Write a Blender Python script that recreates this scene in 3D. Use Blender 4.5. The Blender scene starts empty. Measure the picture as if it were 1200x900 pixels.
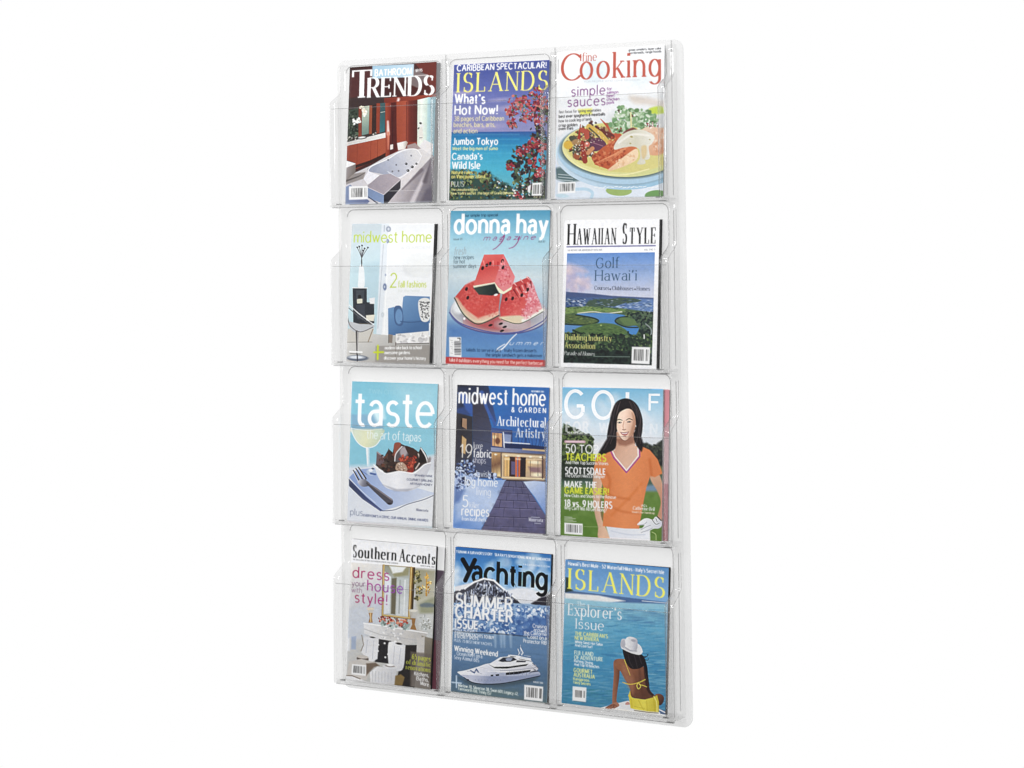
# A clear plastic wall rack with twelve magazine pockets, photographed from its right on white.
import bpy, bmesh, math, random
import numpy as np
from mathutils import Matrix, Vector

IN = 0.0254                              # the rack is measured in inches: x right, y up, z out of the wall
FLOOR = 0.9                              # height of the rack's foot
scene = bpy.context.scene


def W(x, y, z):
    return Vector(((x - 15) * IN, -z * IN, FLOOR + y * IN))


# ------------------------------------------------------------------ camera
cam = bpy.data.cameras.new('camera')
cam_o = bpy.data.objects.new('camera', cam)
scene.collection.objects.link(cam_o)
R = [[0.893639, -0.013053, -0.448596], [-0.025529, -0.999437, -0.021776], [-0.448059, 0.030912, -0.893469]]
vec = lambda v, s: Vector((v[0] * s, -v[2] * s, v[1] * s))
m = Matrix.Identity(4)
for col, v in enumerate((vec(R[0], 1), vec(R[1], -1), vec(R[2], -1))):
    for row in range(3):
        m[row][col] = v[row]
m.translation = W(84.7218, 35.1968, 120.1791)
cam_o.matrix_world = m
cam.sensor_width = 36
cam.lens = 64.873
cam.shift_x, cam.shift_y = -0.10165, -0.20374
cam.clip_start, cam.clip_end = 0.05, 200
scene.camera = cam_o

# ------------------------------------------------------------------ studio: white backdrop behind, greyer room in front
world = bpy.data.worlds.new('World')
scene.world = world
world.use_nodes = True
nt = world.node_tree
nt.nodes.clear()
tc = nt.nodes.new('ShaderNodeTexCoord')
sp = nt.nodes.new('ShaderNodeSeparateXYZ')
rp = nt.nodes.new('ShaderNodeValToRGB')
bg = nt.nodes.new('ShaderNodeBackground')
wo = nt.nodes.new('ShaderNodeOutputWorld')
mp = nt.nodes.new('ShaderNodeMapRange')
mp.inputs['From Min'].default_value, mp.inputs['From Max'].default_value = -1, 1
nt.links.new(tc.outputs['Generated'], sp.inputs[0])
nt.links.new(sp.outputs['Y'], mp.inputs['Value'])
nt.links.new(mp.outputs['Result'], rp.inputs['Fac'])
nt.links.new(rp.outputs['Color'], bg.inputs['Color'])
nt.links.new(bg.outputs['Background'], wo.inputs['Surface'])
e = rp.color_ramp.elements
e[0].position, e[0].color = .0, (.05, .05, .052, 1)
e[1].position, e[1].color = .62, (1, 1, 1, 1)
for pos, v in ((.28, .14), (.44, .36), (.54, .62)):
    k = e.new(pos)
    k.color = (v, v, v * 1.01, 1)
bg.inputs['Strength'].default_value = 1.0


def softbox(name, loc, target, sx, sy, power):
    l = bpy.data.lights.new(name, 'AREA')
    l.shape, l.size, l.size_y, l.energy = 'RECTANGLE', sx, sy, power
    o = bpy.data.objects.new(name, l)
    scene.collection.objects.link(o)
    o.location = loc
    o.rotation_euler = (Vector(target) - Vector(loc)).to_track_quat('-Z', 'Y').to_euler()
    return o


mid = W(15, 24.5, 0)
softbox('key_softbox', mid + Vector((.35, -3.3, 1.25)), mid, 2.2, 1.5, 101)
softbox('fill_softbox', mid + Vector((-2.9, -1.2, .2)), mid, 1.2, 2.4, 46)
softbox('glint_strip', mid + Vector((-1.0, -1.5, 2.9)), mid, .9, .35, 26)  # added lamp, only to put glints on the curved pocket steps

scene.view_settings.view_transform = 'Standard'
scene.view_settings.look = 'None'
scene.view_settings.exposure = 0
scene.view_settings.gamma = 1
scene.render.film_transparent = False
scene.render.engine = 'CYCLES'
scene.cycles.max_bounces = 16
scene.cycles.transparent_max_bounces = 64
scene.cycles.use_denoising = True
scene.cycles.sample_clamp_indirect = 2.5
scene.cycles.caustics_reflective = False
scene.cycles.caustics_refractive = False


# ------------------------------------------------------------------ materials and mesh helpers
def clear_plastic(name, tint=.965, grazing=.45, haze=.03, rough=.05, body=(.9, .9, .9), spec=.02):
    """thin clear sheet: lets light through, darker where the view runs along it, with Fresnel gloss and a little haze"""
    mt = bpy.data.materials.new(name)
    mt.use_nodes = True
    n, l = mt.node_tree.nodes, mt.node_tree.links
    n.clear()
    out = n.new('ShaderNodeOutputMaterial')
    lw = n.new('ShaderNodeLayerWeight')
    lw.inputs['Blend'].default_value = .5
    ramp = n.new('ShaderNodeValToRGB')
    el = ramp.color_ramp.elements
    el[0].position, el[0].color = .3, (tint, tint, tint * .999, 1)
    el[1].position, el[1].color = 1, (grazing, grazing, grazing, 1)
    md = el.new(.86)
    v = tint * .62 + grazing * .38
    md.color = (v, v, v, 1)
    l.new(lw.outputs['Facing'], ramp.inputs['Fac'])
    tr = n.new('ShaderNodeBsdfTransparent')
    l.new(ramp.outputs['Color'], tr.inputs['Color'])
    pw = n.new('ShaderNodeMath')
    pw.operation = 'POWER'
    pw.inputs[1].default_value = 5
    l.new(lw.outputs['Facing'], pw.inputs[0])
    ma = n.new('ShaderNodeMath')
    ma.operation = 'MULTIPLY_ADD'
    ma.inputs[1].default_value, ma.inputs[2].default_value = .8, spec
    l.new(pw.outputs[0], ma.inputs[0])
    gs = n.new('ShaderNodeBsdfGlossy')
    gs.inputs['Roughness'].default_value = rough
    gs.inputs['Color'].default_value = (1, 1, 1, 1)
    df = n.new('ShaderNodeBsdfDiffuse')
    df.inputs['Color'].default_value = (*body, 1)
    # faint moulding ripple in the gloss
    nz = n.new('ShaderNodeTexNoise')
    nz.inputs['Scale'].default_value = 9
    bp = n.new('ShaderNodeBump')
    bp.inputs['Strength'].default_value = .06
    bp.inputs['Distance'].default_value = .01
    l.new(nz.outputs['Fac'], bp.inputs['Height'])
    l.new(bp.outputs['Normal'], gs.inputs['Normal'])
    m1 = n.new('ShaderNodeMixShader')
    m1.inputs['Fac'].default_value = haze
    l.new(tr.outputs[0], m1.inputs[1])
    l.new(df.outputs[0], m1.inputs[2])
    m2 = n.new('ShaderNodeMixShader')
    l.new(ma.outputs[0], m2.inputs['Fac'])
    l.new(m1.outputs[0], m2.inputs[1])
    l.new(gs.outputs[0], m2.inputs[2])
    l.new(m2.outputs[0], out.inputs['Surface'])
    return mt


def printed_paper():
    mt = bpy.data.materials.new('glossy_printed_paper')
    mt.use_nodes = True
    n, l = mt.node_tree.nodes, mt.node_tree.links
    b = n['Principled BSDF']
    at = n.new('ShaderNodeVertexColor')
    at.layer_name = 'print'
    l.new(at.outputs['Color'], b.inputs['Base Color'])
    b.inputs['Roughness'].default_value = .42
    b.inputs['Specular IOR Level'].default_value = .25
    nz = n.new('ShaderNodeTexNoise')
    nz.inputs['Scale'].default_value = 14
    bp = n.new('ShaderNodeBump')
    bp.inputs['Strength'].default_value = .05
    bp.inputs['Distance'].default_value = .01
    l.new(nz.outputs['Fac'], bp.inputs['Height'])
    l.new(bp.outputs['Normal'], b.inputs['Normal'])
    return mt


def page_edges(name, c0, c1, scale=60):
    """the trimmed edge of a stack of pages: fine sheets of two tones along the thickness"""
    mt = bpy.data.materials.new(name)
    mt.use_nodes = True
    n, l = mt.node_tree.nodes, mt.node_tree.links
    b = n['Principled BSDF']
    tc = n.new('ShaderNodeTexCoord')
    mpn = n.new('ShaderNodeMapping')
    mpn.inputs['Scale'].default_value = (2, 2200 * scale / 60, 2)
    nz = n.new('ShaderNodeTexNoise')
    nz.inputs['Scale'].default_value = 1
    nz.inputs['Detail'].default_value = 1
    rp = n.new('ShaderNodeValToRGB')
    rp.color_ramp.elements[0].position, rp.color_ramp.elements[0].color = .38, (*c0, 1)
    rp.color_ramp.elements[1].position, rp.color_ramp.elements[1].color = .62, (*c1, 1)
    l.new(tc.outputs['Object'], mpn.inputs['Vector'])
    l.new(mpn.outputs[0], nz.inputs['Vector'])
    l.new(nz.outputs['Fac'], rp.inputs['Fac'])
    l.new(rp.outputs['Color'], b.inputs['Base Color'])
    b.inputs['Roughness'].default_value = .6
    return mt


def link(name, bm, mat, parent=None, smooth=False):
    me = bpy.data.meshes.new(name)
    bm.normal_update()
    bm.to_mesh(me)
    bm.free()
    me.materials.append(mat)
    if smooth:
        for p in me.polygons:
            p.use_smooth = True
    o = bpy.data.objects.new(name, me)
    scene.collection.objects.link(o)
    if parent:
        o.parent = parent
    return o


def add_box(bm, lo, hi, bev=0.0, seg=2, at=W, off=(0, 0, 0)):
    """box between two rack-space corners, edges rounded"""
    r = bmesh.ops.create_cube(bm, size=1)
    vs = r['verts']
    for v in vs:
        p = [lo[i] + (v.co[i] + .5) * (hi[i] - lo[i]) for i in range(3)]
        v.co = at(*p) - Vector(off)
    if bev:
        es = {e for v in vs for e in v.link_edges}
        bmesh.ops.bevel(bm, geom=list(es), offset=bev * IN, segments=seg, affect='EDGES', profile=.5)


def thing(name, label, cat, loc, group=None):
    o = bpy.data.objects.new(name, None)
    scene.collection.objects.link(o)
    o.location = loc
    o.empty_display_size = .05
    o['label'], o['category'] = label, cat
    if group:
        o['group'] = group
    return o


# ------------------------------------------------------------------ the rack
PITCH, FOOT = 12.21, .796               # pocket rows
RIBS = ((.5, 1.12), (9.9, 10.62), (19.38, 20.12), (28.87, 29.5))
DEPTH = 2.0
RISE0, RISE1, SHALLOW = 7.95, 9.15, .55  # where the pocket sides step back, above each pocket foot
ROOT = W(15, 0, 0)

sheet = clear_plastic('clear_sheet', .997, .6, .001, spec=.012)
panel_mat = clear_plastic('clear_back_sheet', .97, .85, .2, .12)
rib_mat = clear_plastic('clear_moulded_rib', .988, .6, .035, .04, spec=.06)
edge_mat = clear_plastic('clear_polished_edge', .76, .25, .12, .1, spec=.05)
lip_mat = clear_plastic('clear_shelf', .985, .8, .07, .05)
joint_mat = clear_plastic('clear_glued_joint', .42, .1, .06, .03)

rack = thing('magazine_rack', 'clear plastic wall rack with twelve pockets in three columns', 'magazine rack', ROOT)
loc = ROOT


def rack_box(bm, lo, hi, bev=0.0, seg=2):
    add_box(bm, lo, hi, bev, seg, W, loc)


def rounded_rect(x0, y0, x1, y1, r, n=8):
    out = []
    for cx, cy, a in ((x1 - r, y1 - r, 0), (x0 + r, y1 - r, 90), (x0 + r, y0 + r, 180), (x1 - r, y0 + r, 270)):
        for k in range(n + 1):
            t = math.radians(a + 90 * k / n)
            out.append((cx + r * math.cos(t), cy + r * math.sin(t)))
    return out


def ring_loft(bm, rings, close_first=False, close_last=True):
    """closed rings of (x, y, z) joined one to the next"""
    vs = [[bm.verts.new(W(*p) - loc) for p in r] for r in rings]
    for a, b in zip(vs, vs[1:]):
        for i in range(len(a)):
            j = (i + 1) % len(a)
            bm.faces.new((a[i], a[j], b[j], b[i]))
    if close_first:
        bm.faces.new(vs[0][::-1])
    if close_last:
        bm.faces.new(vs[-1])


# back panel: a flat flange and a shallow raised field, rounded corners
bm = bmesh.new()
rings = []
for inset, z, r in ((0, 0, .75), (0, .07, .75), (.05, .12, .72), (.34, .12, .55), (.42, .2, .5), (.46, .26, .48)):
    rings.append([(x, y, z) for x, y in rounded_rect(inset, inset, 30 - inset, 49 - inset, r)])
ring_loft(bm, rings, True, True)
link('back_panel', bm, panel_mat, rack)

# recess rims: the rounded bead round the top of each pocket
def tube(bm, pts, r, n=8):
    pts = [W(*p) - loc for p in pts]
    prev = None
    up = Vector((0, -1, 0))
    for i, p in enumerate(pts):
        t = (pts[min(i + 1, len(pts) - 1)] - pts[max(i - 1, 0)]).normalized()
        a = t.cross(up)
        if a.length < .1:
            a = t.cross(Vector((1, 0, 0)))
        a.normalize()
        b = t.cross(a)
        ring = [bm.verts.new(p + (a * math.cos(6.2832 * k / n) + b * math.sin(6.2832 * k / n)) * r * IN) for k in range(n)]
        if prev:
            for k in range(n):
                bm.faces.new((prev[k], prev[(k + 1) % n], ring[(k + 1) % n], ring[k]))
        else:
            bm.faces.new(ring[::-1])
        prev = ring
    bm.faces.new(prev)


def side_z(t):
    """how far a pocket side stands out, t inches above the pocket foot"""
    if t <= RISE0:
        return DEPTH
    if t >= RISE1:
        return SHALLOW
    u = (t - RISE0) / (RISE1 - RISE0)
    return DEPTH + (SHALLOW - DEPTH) * (u * u * (3 - 2 * u))


def heights():
    ys = []
    for k in range(4):
        b = FOOT + PITCH * k
        ys += [(b + t, side_z(t)) for t in [.02, .1, 2, 4, 6, 7.5, 7.8] + [RISE0 + (RISE1 - RISE0) * i / 14 for i in range(15)] + [9.4, 10.5, 11.6, PITCH - .25]]
        ys += [(b + PITCH - .12, SHALLOW - .02)]
    return [(min(y, 48.55), z) for y, z in ys]


for i, (x0, x1) in enumerate(RIBS):
    bm = bmesh.new()
    prev = None
    hs = heights()
    hs = [(hs[0][0] - .01, .3)] + hs + [(48.62, .3)]
    r = .13
    for y, z in hs:
        sec = [(x0 - .05, .24)]
        for a in range(0, 91, 18):
            t = math.radians(a)
            sec.append((x0 + r - r * math.cos(t), z - r + r * math.sin(t)))
        for a in range(90, -1, -18):
            t = math.radians(a)
            sec.append((x1 - r + r * math.cos(t), z - r + r * math.sin(t)))
        sec.append((x1 + .05, .24))
        row = [bm.verts.new(W(x, y, max(zz, .24)) - loc) for x, zz in sec]
        if prev:
            for a, b, c, d in zip(prev, prev[1:], row[1:], row):
                try:
                    bm.faces.new((a, b, c, d))
                except ValueError:
                    pass
        prev = row
    bmesh.ops.remove_doubles(bm, verts=bm.verts, dist=1e-6)
    o = link('side_wall' if i in (0, 3) else 'divider', bm, rib_mat, rack, True)

for k in range(4):
    b = FOOT + PITCH * k
    # shelf with a rounded nose and an upturned lip
    bm = bmesh.new()
    rack_box(bm, (.78, b, .26), (29.36, b + .2, 1.93), .07, 3)
    link('shelf', bm, lip_mat, rack)
    bm = bmesh.new()
    rack_box(bm, (.76, b - .02, 1.935), (29.38, b + .34, 2.0), .03, 2)
    lip = link('shelf_lip', bm, lip_mat, rack)
    bm = bmesh.new()
    tube(bm, [(.78, b - .03, 1.97), (10, b - .03, 1.97), (20, b - .03, 1.97), (29.36, b - .03, 1.97)], .035)
    link('lip_bead', bm, edge_mat, lip, True)
    # front panel of the three pockets, its top edge polished
    bm = bmesh.new()
    rack_box(bm, (.8, b + .345, DEPTH + .0), (29.34, b + 7.62, DEPTH + .06), .02, 1)
    fp = link('front_panel', bm, sheet, rack)
    bm = bmesh.new()
    rack_box(bm, (.8, b + 7.625, DEPTH), (29.34, b + 7.665, DEPTH + .06), .012, 1)
    link('polished_edge', bm, edge_mat, fp)
    for j in range(3):
        xa, xb = RIBS[j][1], RIBS[j + 1][0]
        # rim of the recess: up the left, round the top corners, down the right and out along the step
        top = b + PITCH - .2 if k < 3 else 48.5
        bm = bmesh.new()
        zf = SHALLOW - .02
        path = []
        for t in (.36, 2, 4, 6, 7.2, 7.6) + tuple(RISE0 + (RISE1 - RISE0) * q / 10 for q in range(11)):
            path.append((xb - .02, b + t, side_z(t) - .02))
        path.append((xb - .02, top - .7, zf))
        path += [(xb - .02 - .55 * (1 - math.cos(math.radians(a))), top - .55 + .55 * math.sin(math.radians(a)), zf - .1 * a / 90) for a in range(0, 91, 15)]
        path += [(xa + .02 + .55 * (1 - math.sin(math.radians(a))), top - .55 + .55 * math.cos(math.radians(a)), zf - .1 + .1 * a / 90) for a in range(0, 91, 15)]
        tube(bm, path, .036)
        # the right-hand fold of the rib that closes the pocket
        xr = RIBS[j + 1][1]
        tube(bm, [(xr - .04, b + t, side_z(t) - .04) for t in (.36, 2, 4, 6, 7.2, 7.6) + tuple(RISE0 + (RISE1 - RISE0) * q / 10 for q in range(11)) + (PITCH - .6,) if b + t < 48.4], .02)
        tube(bm, [(xb + .3, b + t, .3) for t in (.4, 4, 8, PITCH - .7)], .03)
        link('pocket_rim', bm, edge_mat, rack, True)
        # glued joints where shelf, panel and rib meet
        for x in (xa + .12, xb - .16):
            bm = bmesh.new()
            rack_box(bm, (x - .2, b + .2, 1.66), (x + .2, b + .27, 1.9), .03, 2)
            link('corner_joint', bm, joint_mat, rack)
        bm = bmesh.new()
        rack_box(bm, (xb - .1, b - .07, 1.7), (xb + .5, b - .025, 1.96), .02, 2)
        link('corner_joint', bm, joint_mat, rack)

# ------------------------------------------------------------------ printed covers: a small painter
# Every cover is a fine mesh grid; its print is a colour attribute painted here from shapes, noise and lettering.
NX, NY = 232, 312                       # cells of a cover grid
CW, CH = NX * 2, NY * 2                 # painting canvas


def arc(cx, cy, rx, ry, a0, a1, n=15):
    t = np.radians(np.linspace(a0, a1, n))
    return [(cx + rx * c, cy + ry * s) for c, s in zip(np.cos(t), np.sin(t))]


GLYPHS = {}


def gl(ch, w, *strokes, s=(), ss=None):
    """strokes: point lists, or ('t', points) for a hairline in the serif face; s: serifs (x, y, left, right)."""
    GLYPHS[ch] = (w, strokes, s)


def _alphabet():
    g = gl
    B = lambda x: (x, 0, 1, 1)
    T = lambda x: (x, 1, 1, 1)
    g('A', .78, ('t', [(0, 0), (.39, 1)]), [(.39, 1), (.78, 0)], [(.14, .36), (.64, .36)], s=[B(0), B(.78)])
    g('B', .6, [(0, 0), (0, 1)], [(0, 1), (.3, 1)] + arc(.3, .77, .24, .23, 90, -90) + [(0, .54)],
      [(0, .54), (.32, .54)] + arc(.32, .27, .28, .27, 90, -90) + [(0, 0)], s=[(0, 0, 1, 0), (0, 1, 1, 0)])
    g('C', .76, arc(.42, .5, .42, .5, 42, 318, 25), ('t', [(.735, .70), (.735, .97)]))
    g('D', .72, [(0, 0), (0, 1)], [(0, 1), (.28, 1)] + arc(.28, .5, .44, .5, 90, -90, 21) + [(0, 0)], s=[(0, 0, 1, 0), (0, 1, 1, 0)])
    g('E', .5, [(0, 0), (0, 1)], [(0, 1), (.5, 1)], [(0, .52), (.42, .52)], [(0, 0), (.52, 0)], ('v', [(.49, 1), (.49, .8)]), ('v', [(.51, 0), (.51, .22)]),
      ('v', [(.41, .42), (.41, .62)]), s=[(0, 0, 1, 0), (0, 1, 1, 0)])
    g('F', .48, [(0, 0), (0, 1)], [(0, 1), (.5, 1)], [(0, .5), (.42, .5)], ('v', [(.49, 1), (.49, .8)]), s=[B(0), (0, 1, 1, 0)])
    g('G', .8, arc(.42, .5, .42, .5, 45, 322, 25), [(.76, .2), (.76, .44)], [(.48, .44), (.78, .44)], ('v', [(.72, .72), (.72, .96)]))
    g('H', .68, [(0, 0), (0, 1)], [(.68, 0), (.68, 1)], [(0, .52), (.68, .52)], s=[B(0), T(0), B(.68), T(.68)])
    g('I', .02, [(0, 0), (0, 1)], s=[B(0), T(0)])
    g('J', .36, [(.36, 1), (.36, .22)] + arc(.16, .22, .2, .22, 0, -140), s=[T(.36)])
    g('K', .62, [(0, 0), (0, 1)], ('t', [(.58, 1), (.02, .4)]), [(.2, .58), (.62, 0)], s=[B(0), T(0), B(.62), T(.58)])
    g('L', .48, [(0, 0), (0, 1)], [(0, 0), (.5, 0)], ('v', [(.49, 0), (.49, .25)]), s=[T(0), (0, 0, 1, 0)])
    g('M', .86, ('t', [(0, 0), (.04, 1)]), [(.04, 1), (.43, .05)], ('t', [(.43, .05), (.82, 1)]), [(.82, 1), (.86, 0)], s=[B(0), B(.86), (.04, 1, 1, 0), (.82, 1, 0, 1)])
    g('N', .7, ('t', [(0, 0), (0, 1)]), [(0, 1), (.7, 0)], ('t', [(.7, 0), (.7, 1)]), s=[B(0), T(.7), (0, 1, 1, 0)])
    g('O', .88, arc(.44, .5, .44, .5, 0, 360, 33))
    g('P', .56, [(0, 0), (0, 1)], [(0, 1), (.3, 1)] + arc(.3, .74, .26, .26, 90, -90) + [(0, .48)], s=[B(0), (0, 1, 1, 0)])
    g('Q', .88, arc(.44, .5, .44, .5, 0, 360, 33), [(.5, .25), (.84, -.1)])
    g('R', .62, [(0, 0), (0, 1)], [(0, 1), (.3, 1)] + arc(.3, .75, .26, .25, 90, -90) + [(0, .5)], [(.3, .5), (.62, 0)], s=[B(0), (0, 1, 1, 0), (.62, 0, .3, 1)])
    g('S', .56, arc(.28, .745, .25, .255, 35, 270, 17) + arc(.28, .25, .28, .25, 88, -145, 17), ('v', [(.49, .74), (.49, .98)]), ('v', [(.03, .26), (.03, .02)]))
    g('T', .64, [(.32, 0), (.32, 1)], [(0, 1), (.64, 1)], ('v', [(.01, 1), (.01, .76)]), ('v', [(.63, 1), (.63, .76)]), s=[B(.32)])
    g('U', .66, [(0, 1), (0, .3)] + arc(.33, .3, .33, .3, 180, 270, 9), ('t', arc(.33, .3, .33, .3, 270, 360, 9) + [(.66, 1)]), s=[T(0), T(.66)])
    g('V', .74, [(0, 1), (.37, 0)], ('t', [(.37, 0), (.74, 1)]), s=[T(0), T(.74)])
    g('W', 1.08, [(0, 1), (.28, 0)], ('t', [(.28, 0), (.54, .95)]), [(.54, .95), (.8, 0)], ('t', [(.8, 0), (1.08, 1)]), s=[T(0), T(1.08)])
    g('X', .68, [(0, 1), (.68, 0)], ('t', [(0, 0), (.68, 1)]), s=[B(0), B(.68), T(0), T(.68)])
    g('Y', .7, [(0, 1), (.35, .46)], ('t', [(.35, .46), (.7, 1)]), [(.35, 0), (.35, .46)], s=[T(0), T(.7), B(.35)])
    g('Z', .6, [(0, 1), (.6, 1)], [(.6, 1), (0, 0)], [(0, 0), (.6, 0)])
    g('a', .46, arc(.23, .46, .21, .22, 155, 0) + [(.44, 0)], [(.44, .41)] + arc(.21, .2, .21, .2, 95, 270) + [(.34, .03), (.44, .12)], s=[(.46, 0, 0, 1)])
    g('b', .54, [(0, 0), (0, 1.04)], arc(.27, .34, .27, .34, 0, 360, 25), s=[(0, 1.04, 1, 0)])
    g('c', .5, arc(.29, .34, .29, .34, 42, 318, 21))
    g('d', .54, [(.54, 0), (.54, 1.04)], arc(.27, .34, .27, .34, 0, 360, 25), s=[(.54, 1.04, 1, 0), (.54, 0, 0, 1)])
    g('e', .56, [(.01, .36), (.56, .36)], arc(.285, .34, .285, .34, 4, 316, 23))
    g('f', .32, [(.13, 0), (.13, .8)] + arc(.32, .8, .19, .24, 180, 60), [(-.04, .68), (.32, .68)], s=[B(.13)])
    g('g', .54, arc(.27, .34, .27, .34, 0, 360, 25), [(.54, .68), (.54, -.08)] + arc(.27, -.08, .27, .22, 0, -150))
    g('h', .5, [(0, 0), (0, 1.04)], arc(.25, .42, .25, .26, 180, 0) + [(.5, 0)], s=[B(0), B(.5), (0, 1.04, 1, 0)])
    g('i', .02, [(0, 0), (0, .68)], ('d', [(0, .86), (0, .97)]), s=[B(0), (0, .68, 1, 0)])
    g('j', .12, [(.1, .68), (.1, -.1)] + arc(-.06, -.1, .16, .18, 0, -100), ('d', [(.1, .86), (.1, .97)]))
    g('k', .46, [(0, 0), (0, 1.04)], ('t', [(.44, .68), (.02, .28)]), [(.16, .4), (.48, 0)], s=[B(0), (0, 1.04, 1, 0), B(.48), (.42, .68, 1, 1)])
    g('l', .02, [(0, 0), (0, 1.04)], s=[B(0), (0, 1.04, 1, 0)])
    g('m', .8, [(0, 0), (0, .68)], arc(.2, .44, .2, .24, 180, 0) + [(.4, 0)], arc(.6, .44, .2, .24, 180, 0) + [(.8, 0)], s=[B(0), B(.4), B(.8), (0, .68, 1, 0)])
    g('n', .5, [(0, 0), (0, .68)], arc(.25, .42, .25, .26, 180, 0) + [(.5, 0)], s=[B(0), B(.5), (0, .68, 1, 0)])
    g('o', .6, arc(.3, .34, .3, .34, 0, 360, 27))
    g('p', .54, [(0, -.32), (0, .68)], arc(.27, .34, .27, .34, 0, 360, 25), s=[(0, -.32, 1, 1), (0, .68, 1, 0)])
    g('q', .54, [(.54, -.32), (.54, .68)], arc(.27, .34, .27, .34, 0, 360, 25))
    g('r', .3, [(0, 0), (0, .68)], arc(.22, .44, .22, .23, 180, 60), s=[B(0), (0, .68, 1, 0)])
    g('s', .42, arc(.21, .51, .19, .17, 35, 270, 13) + arc(.21, .17, .21, .17, 88, -145, 13), ('v', [(.38, .5), (.38, .67)]), ('v', [(.02, .18), (.02, .01)]))
    g('t', .3, [(.12, .9), (.12, .18)] + arc(.27, .18, .15, .18, 180, 290), [(-.05, .68), (.3, .68)])
    g('u', .5, [(0, .68), (0, .26)] + arc(.25, .26, .25, .26, 180, 360), [(.5, 0), (.5, .68)], s=[(0, .68, 1, 0), (.5, .68, 1, 0), (.5, 0, 0, 1)])
    g('v', .5, [(0, .68), (.25, 0)], ('t', [(.25, 0), (.5, .68)]), s=[(0, .68, 1, 1), (.5, .68, 1, 1)])
    g('w', .76, [(0, .68), (.2, 0)], ('t', [(.2, 0), (.38, .64)]), [(.38, .64), (.56, 0)], ('t', [(.56, 0), (.76, .68)]), s=[(0, .68, 1, 1), (.76, .68, 1, 1)])
    g('x', .48, [(0, .68), (.48, 0)], ('t', [(0, 0), (.48, .68)]), s=[B(0), B(.48), (0, .68, 1, 1), (.48, .68, 1, 1)])
    g('y', .5, [(0, .68), (.26, .02)], ('t', [(.5, .68), (.2, -.22), (.1, -.3), (0, -.3)]), s=[(0, .68, 1, 1), (.5, .68, 1, 1)])
    g('z', .44, [(0, .68), (.44, .68)], [(.44, .68), (0, 0)], [(0, 0), (.44, 0)])
    g('0', .56, arc(.28, .5, .28, .5, 0, 360, 27))
    g('1', .3, [(.2, 0), (.2, 1)], ('t', [(0, .78), (.2, 1)]))
    g('2', .54, arc(.27, .73, .25, .27, 160, -35) + [(0, 0)], [(0, 0), (.54, 0)])
    g('3', .52, arc(.25, .76, .23, .24, 150, -90), arc(.25, .26, .27, .26, 90, -150))
    g('4', .56, [(.42, 0), (.42, 1), (0, .28)], [(0, .28), (.56, .28)])
    g('5', .54, [(.5, 1), (.1, 1), (.06, .55)] + arc(.25, .32, .29, .32, 130, -145))
    g('6', .56, arc(.28, .31, .28, .31, 0, 360, 23), [(.01, .34), (.1, .7), (.4, 1)])
    g('7', .5, [(0, 1), (.5, 1), (.16, 0)])
    g('8', .56, arc(.28, .76, .23, .24, 0, 360, 21), arc(.28, .26, .28, .26, 0, 360, 23))
    g('9', .56, arc(.28, .69, .28, .31, 0, 360, 23), [(.55, .66), (.46, .3), (.16, 0)])
    g('?', .46, arc(.22, .76, .22, .24, 165, -50) + [(.22, .42), (.22, .3)], ('d', [(.22, 0), (.22, .1)]))
    g('!', .06, [(.03, .3), (.03, 1)], ('d', [(.03, 0), (.03, .1)]))
    g("'", .06, ('d', [(.03, 1), (.03, .76)]))
    g('`', .1, ('d', [(.0, .76), (.06, 1)]))
    g('.', .06, ('d', [(.03, 0), (.03, .1)]))
    g(',', .06, ('d', [(.04, .08), (.0, -.14)]))
    g('-', .3, [(0, .36), (.3, .36)])
    g('*', .2, ('D', [(.1, .24), (.1, .46)]))
    g('$', .5, arc(.25, .72, .22, .22, 35, 270, 11) + arc(.25, .27, .25, .23, 88, -145, 11), [(.25, -.08), (.25, 1.08)])
    g('+', .56, [(.28, .06), (.28, .7)], [(0, .38), (.56, .38)])
    g('&', .66, arc(.28, .79, .17, .2, -60, 200, 13) + [(.66, 0)], [(.36, .62), (.2, .52)] + arc(.25, .27, .25, .27, 110, 330, 13) + [(.62, .46)])
    g(':', .06, ('d', [(.03, 0), (.03, .1)]), ('d', [(.03, .5), (.03, .6)]))


_alphabet()
SANS = dict(hx=.06, hy=.056, gap=.13)
LIGHT = dict(hx=.04, hy=.038, gap=.15)
HAIR = dict(hx=.026, hy=.026, gap=.2)
BOLD = dict(hx=.088, hy=.08, gap=.12)
BLACK = dict(hx=.11, hy=.095, gap=.12)
SERIF = dict(hx=.062, hy=.02, gap=.2, serif=.09)
SERIFB = dict(hx=.085, hy=.022, gap=.2, serif=.09)
ROMAN = dict(hx=.05, hy=.022, gap=.19, serif=.08)


def fbm(x, y, seed=0, oct=4):
    out = np.zeros(np.broadcast(x, y).shape)
    amp, tot = 1.0, 0.0
    for o in range(oct):
        xs, ys = x * 2 ** o + seed * 17.3, y * 2 ** o + seed * 5.7
        xi, yi = np.floor(xs), np.floor(ys)
        fx, fy = xs - xi, ys - yi
        fx, fy = fx * fx * (3 - 2 * fx), fy * fy * (3 - 2 * fy)

        def h(i, j):
            n = np.sin(i * 127.1 + j * 311.7 + seed * 74.7 + o * 13.1) * 43758.5453
            return n - np.floor(n)
        v = (h(xi, yi) * (1 - fx) + h(xi + 1, yi) * fx) * (1 - fy) + (h(xi, yi + 1) * (1 - fx) + h(xi + 1, yi + 1) * fx) * fy
        out += v * amp
        tot += amp
        amp *= .55
    return out / tot


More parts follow.
